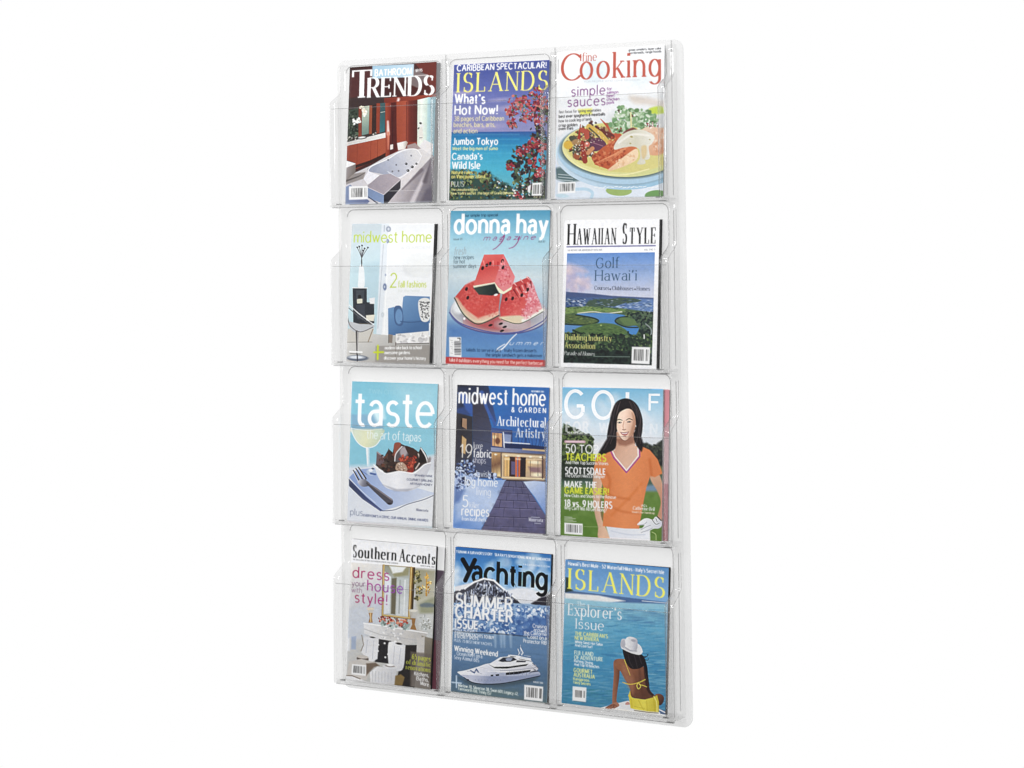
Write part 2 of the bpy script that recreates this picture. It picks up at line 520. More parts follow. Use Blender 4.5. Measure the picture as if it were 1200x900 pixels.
def spline(pts, closed=True, n=6):
    p = np.array(pts, float)
    m = len(p)
    out = []
    for i in range(m if closed else m - 1):
        if closed:
            a, b, c, d = p[i - 1], p[i], p[(i + 1) % m], p[(i + 2) % m]
        else:
            a, b, c, d = p[max(i - 1, 0)], p[i], p[i + 1], p[min(i + 2, m - 1)]
        for t in np.arange(n) / n:
            out.append(.5 * (2 * b + (c - a) * t + (2 * a - 5 * b + 4 * c - d) * t * t + (3 * b - a - 3 * c + d) * t ** 3))
    if not closed:
        out.append(p[-1])
    return np.array(out)


def lg(p0, c0, p1, c1, *more):
    """linear blend of printed colours between two points (further stops: t, colour with t in 0..1 between them)"""
    st = sorted([(0, c0), (1, c1)] + [(more[i], more[i + 1]) for i in range(0, len(more), 2)], key=lambda s: s[0])
    d = np.subtract(p1, p0)
    L2 = float(d @ d)

    def f(X, Y):
        t = ((X - p0[0]) * d[0] + (Y - p0[1]) * d[1]) / L2
        return np.stack([np.interp(t, [s[0] for s in st], [s[1][k] for s in st]) for k in range(3)], -1)
    return f


class Cover:
    def __init__(self, quad, view, seed=1):
        ox, oy, sc = view
        q = np.array(quad, float) / sc + [ox, oy]       # TL TR BR BL of the trimmed page in the sketch
        A, b = [], []
        for (u, v), (x, y) in zip([(0, 0), (1, 0), (1, 1), (0, 1)], q):
            A += [[u, v, 1, 0, 0, 0, -u * x, -v * x], [0, 0, 0, u, v, 1, -u * y, -v * y]]
            b += [x, y]
        self.H = np.append(np.linalg.solve(np.array(A), np.array(b)), 1).reshape(3, 3)
        self.Hs = np.linalg.inv(self.H)
        u, v = np.meshgrid((np.arange(CW) + .5) / CW, (np.arange(CH) + .5) / CH)
        w = self.H[2, 0] * u + self.H[2, 1] * v + 1
        self.SX = (self.H[0, 0] * u + self.H[0, 1] * v + self.H[0, 2]) / w
        self.SY = (self.H[1, 0] * u + self.H[1, 1] * v + self.H[1, 2]) / w
        self.view(*view)
        self.px = np.zeros((CH, CW, 3))
        up = (q[0] + q[1] - q[2] - q[3]) / 2
        self.up = up / abs(up[1])
        self.rng = random.Random(seed)

    def view(self, ox, oy, sc):
        """the sketch sheet the next shapes are measured on"""
        self.X, self.Y = (self.SX - ox) * sc, (self.SY - oy) * sc
        self.sc = sc
        self.Hi = self.Hs @ np.array([[1 / sc, 0, ox], [0, 1 / sc, oy], [0, 0, 1]])

    def canvas(self, pts):
        p = np.array(pts, float)
        w = self.Hi[2, 0] * p[:, 0] + self.Hi[2, 1] * p[:, 1] + self.Hi[2, 2]
        return np.c_[(self.Hi[0, 0] * p[:, 0] + self.Hi[0, 1] * p[:, 1] + self.Hi[0, 2]) / w * CW,
                     (self.Hi[1, 0] * p[:, 0] + self.Hi[1, 1] * p[:, 1] + self.Hi[1, 2]) / w * CH]

    def _box(self, pts, pad):
        p = np.array(pts, float)
        lo, hi = p.min(0) - pad, p.max(0) + pad
        c = self.canvas([(lo[0], lo[1]), (hi[0], lo[1]), (hi[0], hi[1]), (lo[0], hi[1])])
        x0, y0 = np.floor(c.min(0)).astype(int)
        x1, y1 = np.ceil(c.max(0)).astype(int) + 1
        x0, y0, x1, y1 = max(x0, 0), max(y0, 0), min(x1, CW), min(y1, CH)
        return None if x0 >= x1 or y0 >= y1 else (slice(y0, y1), slice(x0, x1))

    def put(self, sl, cov, col, alpha=1.0):
        c = col(self.X[sl], self.Y[sl]) if callable(col) else np.array(col, float)
        cov = (cov * alpha)[..., None]
        self.px[sl] = self.px[sl] * (1 - cov) + c * cov

    def fill(self, col):
        self.px[:] = col(self.X, self.Y) if callable(col) else np.array(col, float)

    def poly(self, pts, col, soft=1.2, smooth=False, alpha=1.0, rough=0, rs=14):
        p = spline(pts) if smooth else np.array(pts, float)
        sl = self._box(p, soft + rough + 1)
        if sl is None:
            return
        X, Y = self.X[sl], self.Y[sl]
        if rough:
            X = X + (fbm(X / rs, Y / rs, 3) - .5) * 2 * rough
            Y = Y + (fbm(self.X[sl] / rs, Y / rs, 8) - .5) * 2 * rough
        d = np.full(X.shape, 1e9)
        ins = np.zeros(X.shape, bool)
        for (ax, ay), (bx, by) in zip(p, np.roll(p, -1, 0)):
            ex, ey = bx - ax, by - ay
            l2 = ex * ex + ey * ey + 1e-12
            t = np.clip(((X - ax) * ex + (Y - ay) * ey) / l2, 0, 1)
            d = np.minimum(d, (X - ax - t * ex) ** 2 + (Y - ay - t * ey) ** 2)
            if ay != by:
                ins ^= ((ay > Y) != (by > Y)) & (X < (bx - ax) * (Y - ay) / (by - ay) + ax)
        d = np.sqrt(d) * np.where(ins, -1, 1)
        self.put(sl, np.clip(.5 - d / (2 * soft), 0, 1), col, alpha)

    def line(self, pts, w, col, soft=1.0, smooth=False, alpha=1.0):
        p = spline(pts, False) if smooth else np.array(pts, float)
        ws = np.broadcast_to(w, len(p)) if np.ndim(w) == 0 else np.interp(np.linspace(0, 1, len(p)), np.linspace(0, 1, len(w)), w)
        sl = self._box(p, max(ws) + soft + 1)
        if sl is None:
            return
        X, Y = self.X[sl], self.Y[sl]
        d = np.full(X.shape, 1e9)
        for i in range(len(p) - 1):
            (ax, ay), (bx, by) = p[i], p[i + 1]
            ex, ey = bx - ax, by - ay
            t = np.clip(((X - ax) * ex + (Y - ay) * ey) / (ex * ex + ey * ey + 1e-12), 0, 1)
            d = np.minimum(d, np.hypot(X - ax - t * ex, Y - ay - t * ey) - (ws[i] * (1 - t) + ws[i + 1] * t) / 2)
        self.put(sl, np.clip(.5 - d / (2 * soft), 0, 1), col, alpha)

    def ell(self, cx, cy, rx, ry, col, rot=0, soft=1.0, alpha=1.0):
        r = max(rx, ry) + soft + 1
        sl = self._box([(cx - r, cy - r), (cx + r, cy + r)], 0)
        if sl is None:
            return
        c, s = math.cos(math.radians(rot)), math.sin(math.radians(rot))
        X, Y = self.X[sl] - cx, self.Y[sl] - cy
        k = np.hypot((X * c + Y * s) / rx, (Y * c - X * s) / ry)
        self.put(sl, np.clip(.5 - (k - 1) * min(rx, ry) / (2 * soft), 0, 1), col, alpha)

    def scatter(self, region, n, size, cols, soft=1.0, alpha=1.0, flat=1.0):
        """n small irregular marks inside a polygon (or round a list of (x, y, r) blobs)"""
        R = self.rng
        blobs = len(region[0]) == 3
        if not blobs:
            P = np.array(region, float)
            lo, hi = P.min(0), P.max(0)
        k = 0
        while k < n:
            if blobs:
                x, y, r = R.choice(region)
                a, d = R.uniform(0, 6.283), r * math.sqrt(R.random())
                x, y = x + d * math.cos(a), y + d * math.sin(a)
            else:
                x, y = R.uniform(lo[0], hi[0]), R.uniform(lo[1], hi[1])
                ins = False
                for (ax, ay), (bx, by) in zip(P, np.roll(P, -1, 0)):
                    if (ay > y) != (by > y) and x < (bx - ax) * (y - ay) / (by - ay) + ax:
                        ins = not ins
                k += .02
                if not ins:
                    continue
            s = R.uniform(*size)
            self.ell(x, y, s, s * flat * R.uniform(.4, .9), R.choice(cols), R.uniform(0, 180) if flat == 1 else R.uniform(-8, 8), soft, alpha)
            k += 1

    def grain(self, sx, sy, amp, seed=0, pts=None):
        """printed texture: lightens and darkens the print by noise, inside a polygon if one is given"""
        n = 1 + (fbm(self.X / sx, self.Y / sy, seed) - .5) * 2 * amp
        old = self.px.copy()
        self.px *= n[..., None]
        if pts is not None:
            new = self.px
            self.px = old
            self.poly(pts, lambda X, Y: self._near(new, X), 4)

    def photo(self, amp=.07, sharp=.8, seed=0):
        """makes the picture painted so far read as a printed photograph: crisper edges, fine uneven tone"""
        p = self.px
        b = p.copy()
        for ax in (0, 1):
            b = (np.roll(b, 2, ax) + np.roll(b, 4, ax) + np.roll(b, -2, ax) + np.roll(b, -4, ax) + 2 * b) / 6
        p = p + (p - b) * sharp
        f = fbm(self.SX / .9, self.SY / .9, seed + 2, 3) * .6 + fbm(self.SX / 4, self.SY / 3, seed + 5, 3) * .4 - .5
        g = fbm(self.SX / 1.6, self.SY / 1.6, seed + 9, 2) - .5
        p = p * (1 + 2 * amp * f)[..., None] + g[..., None] * np.array([9, 4, -8]) * amp * 10
        self.px = np.clip(p, 0, 255)

    def _near(self, new, X):
        # X is a view of self.X: find its offset
        off = (X.__array_interface__['data'][0] - self.X.__array_interface__['data'][0]) // 8
        y, x = divmod(off, CW)
        return new[y:y + X.shape[0], x:x + X.shape[1]]

    def text(self, s, x0, y0, x1, y1, h, col, st=SANS, slant=0.0, alpha=1.0, caps=None, track=0.0):
        """lettering on the baseline (x0,y0)-(x1,y1), capitals h high; caps: height of the first letter of each word over the rest"""
        gap = st['gap'] + track
        runs, x = [], 0.0
        first = True
        for ch in s:
            if ch == ' ':
                x += .34 + track
                first = True
                continue
            k = caps if caps and first else 1.0
            first = False
            w, strokes, serifs = GLYPHS.get(ch, GLYPHS['o'])
            runs.append((x, k, strokes, serifs))
            x += w * k + gap
        n, A, L = len(runs), max(x - gap, .05), abs(x1 - x0)
        thick = 2 * st['hx'] * h / L                     # pen width as a share of the line: room for it between letters
        total = A / max(1 - .8 * n * thick, .45)
        fine = min(.3 * self.sc / h, .095)               # ink of the smallest lines
        hx, hy = max(st['hx'], fine) * h * total / L, max(st['hy'], fine if not st.get('serif') else 0)
        hx = min(hx, .14)
        step = (total - A) / max(n, 1)
        runs = [(gx + step * (i + .5), k, a, b) for i, (gx, k, a, b) in enumerate(runs)]
        ux = np.array([(x1 - x0) / total, (y1 - y0) / total])
        uy = self.up * h
        sv = st.get('serif', 0) * h / abs(ux[0])
        quads = []

        def ribbon(p, ax, ay):
            p = np.array(p, float)
            q = p / [ax, ay]
            t = np.gradient(q, axis=0)
            n = np.c_[-t[:, 1], t[:, 0]]
            n /= np.hypot(n[:, 0], n[:, 1])[:, None] + 1e-9
            a, b = (q + n) * [ax, ay], (q - n) * [ax, ay]
            for i in range(len(p) - 1):
                quads.append((a[i], a[i + 1], b[i + 1], b[i]))
        for gx, k, strokes, serifs in runs:
            o = np.array([gx, 0])
            for stt in strokes:
                kind, pts = stt if isinstance(stt[0], str) else ('n', stt)
                if kind == 'v' and not sv:
                    continue
                if kind in ('t', 'v') and GLYPHS['C'][1][1] is stt and not sv:
                    continue
                ax, ay = hx, hy
                if kind == 't' and sv:
                    ax = hx * .42
                if kind == 'v':
                    ax = hx * .42
                if kind == 'd':
                    ax, ay = hx * 1.15, max(hy, .03)
                if kind == 'D':
                    ax, ay = .1, .1
                p = np.array(pts, float) * k + o
                if kind == 'n' and len(p) == 2 and abs(p[0, 1] - p[1, 1]) < 1e-6 and p[0, 1] > 0 and abs(p[0, 1] - k) < .01:
                    p = p - [0, ay]
                elif len(p) == 2 and abs(p[0, 1] - p[1, 1]) < 1e-6 and p[0, 1] == 0:
                    p = p + [0, ay]
                ribbon(p, ax, ay)
            if sv:
                for sx, sy, l, r in serifs:
                    y = sy * k + (hy if sy * k < .3 else -hy)
                    ribbon([(gx + sx * k - l * (sv + hx * .5), y), (gx + sx * k + r * (sv + hx * .5), y)], hx, hy)
        base = np.array([x0, y0])
        Q = np.array(quads)                              # n 4 2
        Q[..., 0] += Q[..., 1] * slant
        P = base + Q[..., :1] * ux + Q[..., 1:] * uy
        C = self.canvas(P.reshape(-1, 2)).reshape(-1, 4, 2)
        lo, hi = np.floor(C.min((0, 1))).astype(int) - 1, np.ceil(C.max((0, 1))).astype(int) + 2
        lo, hi = np.maximum(lo, 0), np.minimum(hi, [CW, CH])
        if (lo >= hi).any():
            return
        SS = 3
        m = np.zeros(((hi[1] - lo[1]) * SS, (hi[0] - lo[0]) * SS), bool)
        C = (C - lo) * SS
        for q in C:
            a, b = np.floor(q.min(0)).astype(int), np.ceil(q.max(0)).astype(int) + 1
            a, b = np.maximum(a, 0), np.minimum(b, m.shape[::-1])
            if (a >= b).any():
                continue
            X, Y = np.arange(a[0], b[0]) + .5, (np.arange(a[1], b[1]) + .5)[:, None]
            pos = np.ones((b[1] - a[1], b[0] - a[0]), bool)
            neg = pos.copy()
            for i in range(4):
                e = q[(i + 1) % 4] - q[i]
                f = e[0] * (Y - q[i, 1]) - e[1] * (X - q[i, 0])
                pos &= f >= -1e-6
                neg &= f <= 1e-6
            m[a[1]:b[1], a[0]:b[0]] |= pos | neg
        cov = m.reshape(hi[1] - lo[1], SS, hi[0] - lo[0], SS).mean((1, 3))
        self.put((slice(lo[1], hi[1]), slice(lo[0], hi[0])), cov, col, alpha)

    def barcode(self, quad, seed=3):
        """white panel with printed bars; quad TL TR BR BL"""
        q = np.array(quad, float)
        self.poly(q, (246, 246, 246))
        R = random.Random(seed)
        at = lambda u, v: (q[0] * (1 - u) + q[1] * u) * (1 - v) + (q[3] * (1 - u) + q[2] * u) * v
        u = .12
        while u < .9:
            w = R.choice([.02, .03, .045])
            if not .7 < u < .76:
                self.poly([at(u, .14), at(u + w, .14), at(u + w, .82), at(u, .82)], (40, 40, 40), .5)
            u += w + R.choice([.02, .035, .05])

    def colours(self):
        """(NY+1)x(NX+1) vertex colours, scene linear"""
        p = np.pad(self.px, ((1, 1), (1, 1), (0, 0)), 'edge')
        v = (p[0:CH + 1:2, 0:CW + 1:2] + p[1:CH + 2:2, 0:CW + 1:2] + p[0:CH + 1:2, 1:CW + 2:2] + p[1:CH + 2:2, 1:CW + 2:2]) / 4
        grey = v @ np.array([.3, .59, .11])
        v = grey[..., None] + (v - grey[..., None]) * .9   # ink a little less pure than the sketch colours
        v = np.clip((v / 255 - .5) * 1.04 + .49, 0, 1)
        return np.where(v <= .04045, v / 12.92, ((v + .055) / 1.055) ** 2.4)


WHITE = (250, 250, 250)


def cover_bathroom():
    c = Cover([(127, 168), (562, 137), (547, 848), (105, 850)], (380, 40, 4.2857), 1)
    c.fill(lg((100, 150), (58, 36, 36), (560, 330), (84, 34, 32)))
    c.poly([(240, 165), (562, 137), (562, 230), (500, 215), (330, 250)], (74, 42, 42))
    c.poly([(452, 145), (562, 137), (562, 285), (540, 300), (500, 200)], (112, 50, 44), 3)
    c.poly([(400, 240), (450, 175), (520, 205), (470, 270)], (120, 104, 104), 4)
    c.poly([(127, 200), (240, 170), (240, 300), (122, 330)], (84, 44, 44), 6)
    c.poly([(120, 320), (330, 300), (330, 350), (118, 380)], (62, 46, 46), 5)
    c.poly([(300, 320), (562, 300), (555, 600), (300, 640)], lg((310, 400), (126, 48, 36), (500, 400), (150, 62, 44)))
    c.line([(372, 325), (365, 350), (330, 360)], [12, 4], (240, 225, 225), 5)
    c.view(380, 130, 7.5)
    c.poly([(205, 0), (570, -30), (560, 200), (195, 285)], (62, 50, 46))
    c.poly([(206, -10), (300, -30), (300, 220), (198, 250)], lg((200, 0), (64, 78, 66), (300, 200), (52, 58, 52)), 3)
    c.scatter([(250, 30, 40), (240, 150, 50), (270, 190, 40)], 60, (6, 16), [(40, 52, 40), (80, 100, 80), (30, 36, 32), (100, 112, 96)], 3)
    c.poly([(330, -40), (395, -50), (390, 195), (330, 210)], lg((330, 0), (190, 200, 180), (395, 200), (110, 140, 132)), 3)
    c.poly([(302, -40), (330, -40), (328, 215), (300, 225)], (140, 62, 44))
    c.poly([(395, -50), (420, -52), (416, 195), (392, 200)], (158, 80, 52))
    c.poly([(420, -55), (458, -60), (456, 190), (418, 200)], (58, 36, 34))
    c.poly([(458, -70), (490, -70), (486, 190), (456, 195)], (150, 64, 44))
    c.poly([(490, -70), (535, -75), (532, 175), (486, 190)], lg((490, 0), (60, 92, 96), (530, 150), (52, 112, 122)), 3)
    c.line([(495, 10), (530, 4)], 5, (190, 200, 190))
    c.scatter([(270, 88, 26), (300, 80, 20)], 26, (7, 13), [(250, 250, 244), (232, 236, 226)], 2)
    c.scatter([(340, 20, 22), (330, -15, 26), (360, 10, 16)], 26, (7, 13), [(250, 246, 238), (240, 226, 200)], 2)
    c.poly([(195, 270), (545, 185), (545, 232), (195, 302)], lg((200, 280), (205, 200, 196), (540, 210), (238, 236, 232)))
    c.ell(330, 232, 42, 12, (50, 44, 44), -6, 2)
    c.ell(330, 228, 34, 8, (225, 220, 216), -6, 2)
    c.scatter([(220, 235, 26), (275, 228, 18), (440, 185, 22)], 34, (3, 8), [(40, 40, 38), (200, 196, 186), (90, 96, 84)], 2)
    c.poly([(195, 300), (545, 230), (545, 395), (275, 505), (270, 450), (195, 425)], lg((200, 320), (150, 66, 46), (520, 300), (176, 84, 58), .5, (168, 74, 50)))
    for x in (290, 410, 470):
        c.line([(x, 285 - (x - 290) * .19), (x - 4, 500 - (x - 290) * .3)], 3, (120, 48, 34), 2)
    c.poly([(270, 500), (275, 470), (400, 430), (500, 385), (545, 360), (545, 400), (420, 450)], (54, 28, 26), 3)
    c.poly([(535, -70), (580, -75), (580, 380), (540, 400)], lg((540, 100), (166, 72, 50), (580, 100), (130, 48, 38)), 2)
    c.line([(558, 90), (562, 200)], [14, 26], (250, 226, 220), 8)
    c.line([(562, 190), (562, 330)], [22, 10], (220, 130, 104), 8)
    c.poly([(585, -75), (630, -80), (640, 345), (575, 385)], (88, 30, 28), 3)
    c.line([(602, 0), (600, 330)], 6, (60, 20, 22), 2)
    c.poly([(628, -85), (820, -100), (815, 270), (640, 275)], lg((630, 0), (166, 74, 50), (820, 0), (88, 36, 34), .45, (174, 80, 58), .62, (118, 46, 38)), 2)
    for x in (632, 720, 762):
        c.line([(x, -80), (x, 260)], 4, (100, 36, 30), 2)
    c.poly([(580, 295), (605, 290), (605, 332), (580, 338)], (240, 226, 216), 2)
    c.poly([(818, -100), (925, -125), (920, 300), (818, 330)], lg((820, 0), (216, 226, 212), (925, 0), (190, 216, 206), .3, (240, 246, 236)), 2)
    c.poly([(905, -120), (990, -130), (975, 420), (900, 320)], lg((905, 0), (190, 220, 222), (985, 0), (120, 160, 172), .35, (160, 198, 210)), 5)
    c.line([(945, -100), (940, 300)], 10, (214, 234, 238), 6)
    c.ell(846, 106, 12, 9, (20, 20, 22), 20, 2)
    c.ell(832, 150, 12, 8, (40, 40, 40), -30, 2)
    c.ell(858, 130, 14, 16, (236, 236, 236), 0, 4)
    c.line([(848, 150), (850, 235)], [30, 44], (232, 228, 220), 5)
    c.line([(838, 236), (860, 234)], 5, (70, 66, 60), 2)
    c.poly([(820, 330), (880, 250), (960, 290), (950, 400), (880, 460)], (232, 228, 228), 5)
    c.poly([(730, 300), (800, 280), (850, 330), (800, 345), (730, 335)], (170, 150, 148), 4)
    # tub and deck
    c.poly([(250, 545), (400, 480), (545, 400), (700, 330), (870, 340), (960, 400), (965, 810), (185, 815), (190, 620)], lg((200, 700), (206, 202, 208), (950, 400), (222, 218, 218)), 2)
    c.poly([(255, 545), (365, 530), (345, 590), (190, 640), (190, 600)], (150, 142, 140), 5)
    c.poly([(380, 520), (420, 480), (560, 420), (640, 370), (740, 338), (812, 345), (850, 395), (838, 440), (760, 520), (660, 580), (480, 545)],
           lg((400, 540), (150, 156, 178), (800, 380), (222, 220, 222), .5, (186, 190, 206)), 3, True)
    c.poly([(345, 590), (390, 520), (400, 530), (492, 565), (470, 600), (380, 640)], (236, 234, 240), 2)
    c.line([(385, 520), (420, 480), (560, 420), (650, 365), (740, 335), (815, 340), (856, 395)], 9, (244, 242, 242), 2, True)
    c.line([(856, 395), (830, 450), (740, 540), (660, 592)], [6, 16], (236, 234, 238), 2, True)
    for x, y, r in ((722, 464, 12), (738, 524, 13), (776, 492, 13), (812, 464, 10)):
        c.ell(x, y, r, r * .9, (24, 24, 28), 20, 2)
        c.ell(x - 4, y - 3, r * .3, r * .3, (200, 200, 206), 0, 1)
    for x, y in ((765, 392), (634, 472), (600, 530), (655, 526), (562, 428)):
        c.ell(x, y, 7, 8, (112, 112, 124), 0, 3)
    c.line([(600, 575), (560, 530), (630, 575)], 4, (230, 232, 240), 3)
    c.poly([(640, 280), (720, 262), (735, 275), (712, 330), (650, 345)], lg((640, 300), (246, 244, 240), (735, 300), (180, 160, 146), .55, (240, 236, 230)), 2)
    c.poly([(190, 430), (275, 455), (275, 535), (190, 600)], lg((190, 500), (160, 152, 154), (275, 520), (120, 110, 104)), 2)
    c.poly([(190, 428), (275, 455), (272, 462), (190, 492)], (240, 238, 238), 1.5)
    c.line([(190, 608), (300, 570), (355, 540)], [16, 4], (92, 84, 84), 4)
    # right floor with streaks of light
    c.poly([(680, 690), (960, 390), (965, 810), (560, 810), (530, 790)], lg((680, 600), (196, 188, 192), (960, 700), (112, 106, 116), .45, (160, 152, 158)), 4)
    c.poly([(675, 605), (830, 470), (800, 560), (680, 680)], (222, 216, 218), 5)
    c.line([(690, 690), (860, 520)], [6, 30], (120, 110, 118), 8)
    c.line([(780, 800), (900, 540), (950, 420)], [44, 22, 8], (206, 198, 202), 10)
    c.line([(890, 620), (945, 420)], [40, 10], (104, 96, 104), 12)
    c.poly([(850, 810), (900, 700), (965, 660), (965, 810)], (104, 98, 112), 14)
    # front block
    c.poly([(370, 660), (490, 560), (580, 550), (675, 600), (525, 735)], lg((380, 660), (158, 150, 160), (660, 600), (182, 170, 178)), 1.5)
    c.poly([(370, 662), (525, 735), (525, 815), (380, 760)], lg((380, 700), (120, 140, 178), (520, 800), (136, 158, 196)), 1.5)
    c.line([(380, 745), (470, 810)], [6, 12], (58, 66, 92), 3)
    c.poly([(525, 735), (675, 603), (672, 680), (560, 810), (525, 812)], lg((530, 800), (40, 40, 50), (670, 640), (66, 62, 70)), 1.5)
    c.line([(370, 660), (525, 735), (675, 602)], 5, (214, 206, 214), 1.5)
    c.poly([(185, 660), (230, 640), (300, 700), (400, 790), (380, 816), (185, 816)], lg((190, 700), (130, 146, 180), (390, 800), (100, 110, 150)), 3)
    c.line([(560, 702), (850, 702)], 3, (206, 200, 204), 1)
    c.photo(0.08)
    c.barcode([(218, 655), (384, 655), (384, 772), (218, 774)], 1)
    c.view(380, 40, 4.2857)
    c.poly([(240, 160), (448, 149), (445, 214), (240, 224)], lg((240, 160), (160, 196, 218), (440, 220), (196, 218, 232)))
    c.text('BATHROOM', 251, 211, 438, 200, 32, WHITE, BOLD)
    c.text('$9.95', 456, 189, 490, 186, 13, WHITE, BOLD)
    c.line([(454, 208), (516, 204)], 5, (200, 190, 190), 1)
    c.text('T', 130, 321, 242, 314, 137, WHITE, dict(hx=.085, hy=.022, gap=.1, serif=.09))
    c.text('RENDS', 216, 318, 550, 303, 98, WHITE, dict(hx=.085, hy=.022, gap=.12, serif=.06))
    return c


def cover_islands_bloom():
    c = Cover([(98, 160), (578, 125), (548, 826), (65, 838)], (510, 40, 4.2857), 2)
    c.fill(lg((300, 130), (64, 78, 150), (300, 490), (146, 146, 196), .45, (98, 108, 176), .7, (126, 132, 190)))
    for x, y, rx, ry in ((380, 370, 60, 14), (330, 330, 50, 8), (430, 420, 50, 8), (230, 470, 110, 10), (140, 300, 70, 10)):
        c.ell(x, y, rx, ry, (178, 168, 206), -6, 8, .7)
    c.poly([(80, 496), (560, 484), (560, 850), (50, 850)], lg((300, 490), (52, 96, 166), (300, 760), (96, 178, 196), .12, (36, 128, 186), .4, (58, 164, 204), .7, (74, 180, 210)), 1.5)
    for y in (505, 530, 560, 600, 640):
        c.line([(90, y + 6), (260, y), (420, y - 3)], 5, (90, 190, 220), 5, False, .35)
    # foliage at the foot
    c.poly([(60, 700), (140, 690), (200, 720), (250, 690), (330, 740), (400, 770), (480, 740), (560, 700), (560, 850), (50, 850)], (44, 62, 50), 10, True, .85, 14)
    c.scatter([(120, 780, 70), (210, 760, 70), (300, 790, 60), (400, 800, 60), (250, 720, 30), (150, 720, 40)], 420, (3, 9),
              [(30, 46, 38), (60, 84, 54), (110, 128, 76), (24, 30, 34), (140, 150, 96), (56, 96, 104), (88, 70, 58)], 1.5)
    # flowering branch
    pts = [(400, 345, 40), (385, 385, 30), (440, 350, 36), (480, 330, 40), (520, 300, 40), (545, 350, 30), (490, 400, 36), (450, 410, 30), (390, 450, 26), (530, 430, 34),
           (515, 490, 40), (540, 540, 34), (500, 560, 44), (450, 590, 40), (420, 600, 34), (510, 630, 46), (380, 660, 26), (440, 660, 34), (480, 690, 40), (530, 700, 34),
           (410, 710, 30), (450, 750, 36), (500, 770, 40), (540, 790, 30)]
    dark = [(52, 34, 44), (36, 40, 44), (70, 84, 60), (60, 28, 40), (88, 104, 70)]
    red = [(150, 44, 62), (178, 66, 80), (122, 32, 52), (196, 96, 100), (168, 60, 60), (206, 120, 112)]
    c.line([(560, 250), (500, 400), (520, 560), (470, 720), (520, 830)], 8, (50, 36, 38), 3, True)
    c.scatter([p for p in pts if p[1] > 480] + [(540, 380, 30)], 420, (5, 13), dark, 2)
    c.scatter([p for p in pts if p[1] < 480], 150, (4, 10), dark[2:] + [(140, 120, 120)], 2)
    c.scatter([p for p in pts if p[1] < 480], 230, (4, 10), red, 1.5)
    c.scatter([(430, 585, 26), (460, 570, 24), (505, 630, 40), (490, 545, 26), (375, 665, 20), (530, 560, 30), (520, 690, 24), (420, 810, 24)], 190, (4, 11), red[:5], 1.5)
    c.scatter(pts, 110, (2, 5), [(226, 190, 176), (150, 160, 190), (90, 170, 196), (120, 140, 90)], 1.5)
    c.scatter([(380, 790, 40), (440, 790, 40), (300, 760, 40)], 60, (3, 7), [(80, 160, 190), (226, 222, 214), (40, 50, 50)], 1.5)
    c.photo(0.08)
    c.text('CARIBBEAN SPECTACULAR!', 112, 191, 562, 165, 30, WHITE, BOLD)
    c.text('ISLANDS', 112, 297, 566, 274, 96, (250, 240, 120), dict(hx=.058, hy=.02, gap=.26, serif=.075))
    c.text("What's", 99, 352, 253, 350, 47, WHITE, BOLD)
    c.text('Hot Now!', 97, 408, 316, 402, 46, WHITE, BOLD)
    y = (250, 236, 170)
    c.text('38 pages of Caribbean', 96, 440, 346, 434, 23, y, SANS)
    c.text('beaches, bars, arts,', 93, 470, 302, 466, 23, y, SANS)
    c.text('and action', 91, 501, 212, 499, 23, y, SANS)
    c.text('Jumbo Tokyo', 86, 559, 315, 555, 34, WHITE, BOLD)
    c.text('Meet the big men of sumo', 86, 586, 314, 582, 16, (250, 240, 160), BOLD)
    c.text("Canada's", 82, 634, 237, 630, 32, WHITE, BOLD)
    c.text('Wild Isle', 81, 680, 225, 677, 36, WHITE, BOLD)
    c.text('Nature rules', 80, 706, 186, 704, 17, (250, 236, 130), BOLD)
    c.text('on Vancouver Island', 78, 727, 248, 724, 17, (250, 236, 130), BOLD)
    c.text('PLUS', 77, 770, 142, 768, 26, WHITE, ROMAN)
    c.text('The Unexplored Keys', 76, 790, 210, 787, 11, (250, 240, 160), BOLD)
    c.text("New York's secret: The best of Grand Bahama", 75, 809, 390, 803, 12, (250, 240, 160), BOLD)
    c.barcode([(486, 746), (537, 742), (533, 812), (482, 814)], 2)
    c.line([(466, 815), (530, 813)], 8, (20, 20, 20), 2)
    c.text('62 >', 492, 820, 528, 818, 8, (250, 240, 190), BOLD)
    c.poly([(462, 765), (480, 752), (474, 800), (462, 790)], (240, 240, 240), 2)
    return c


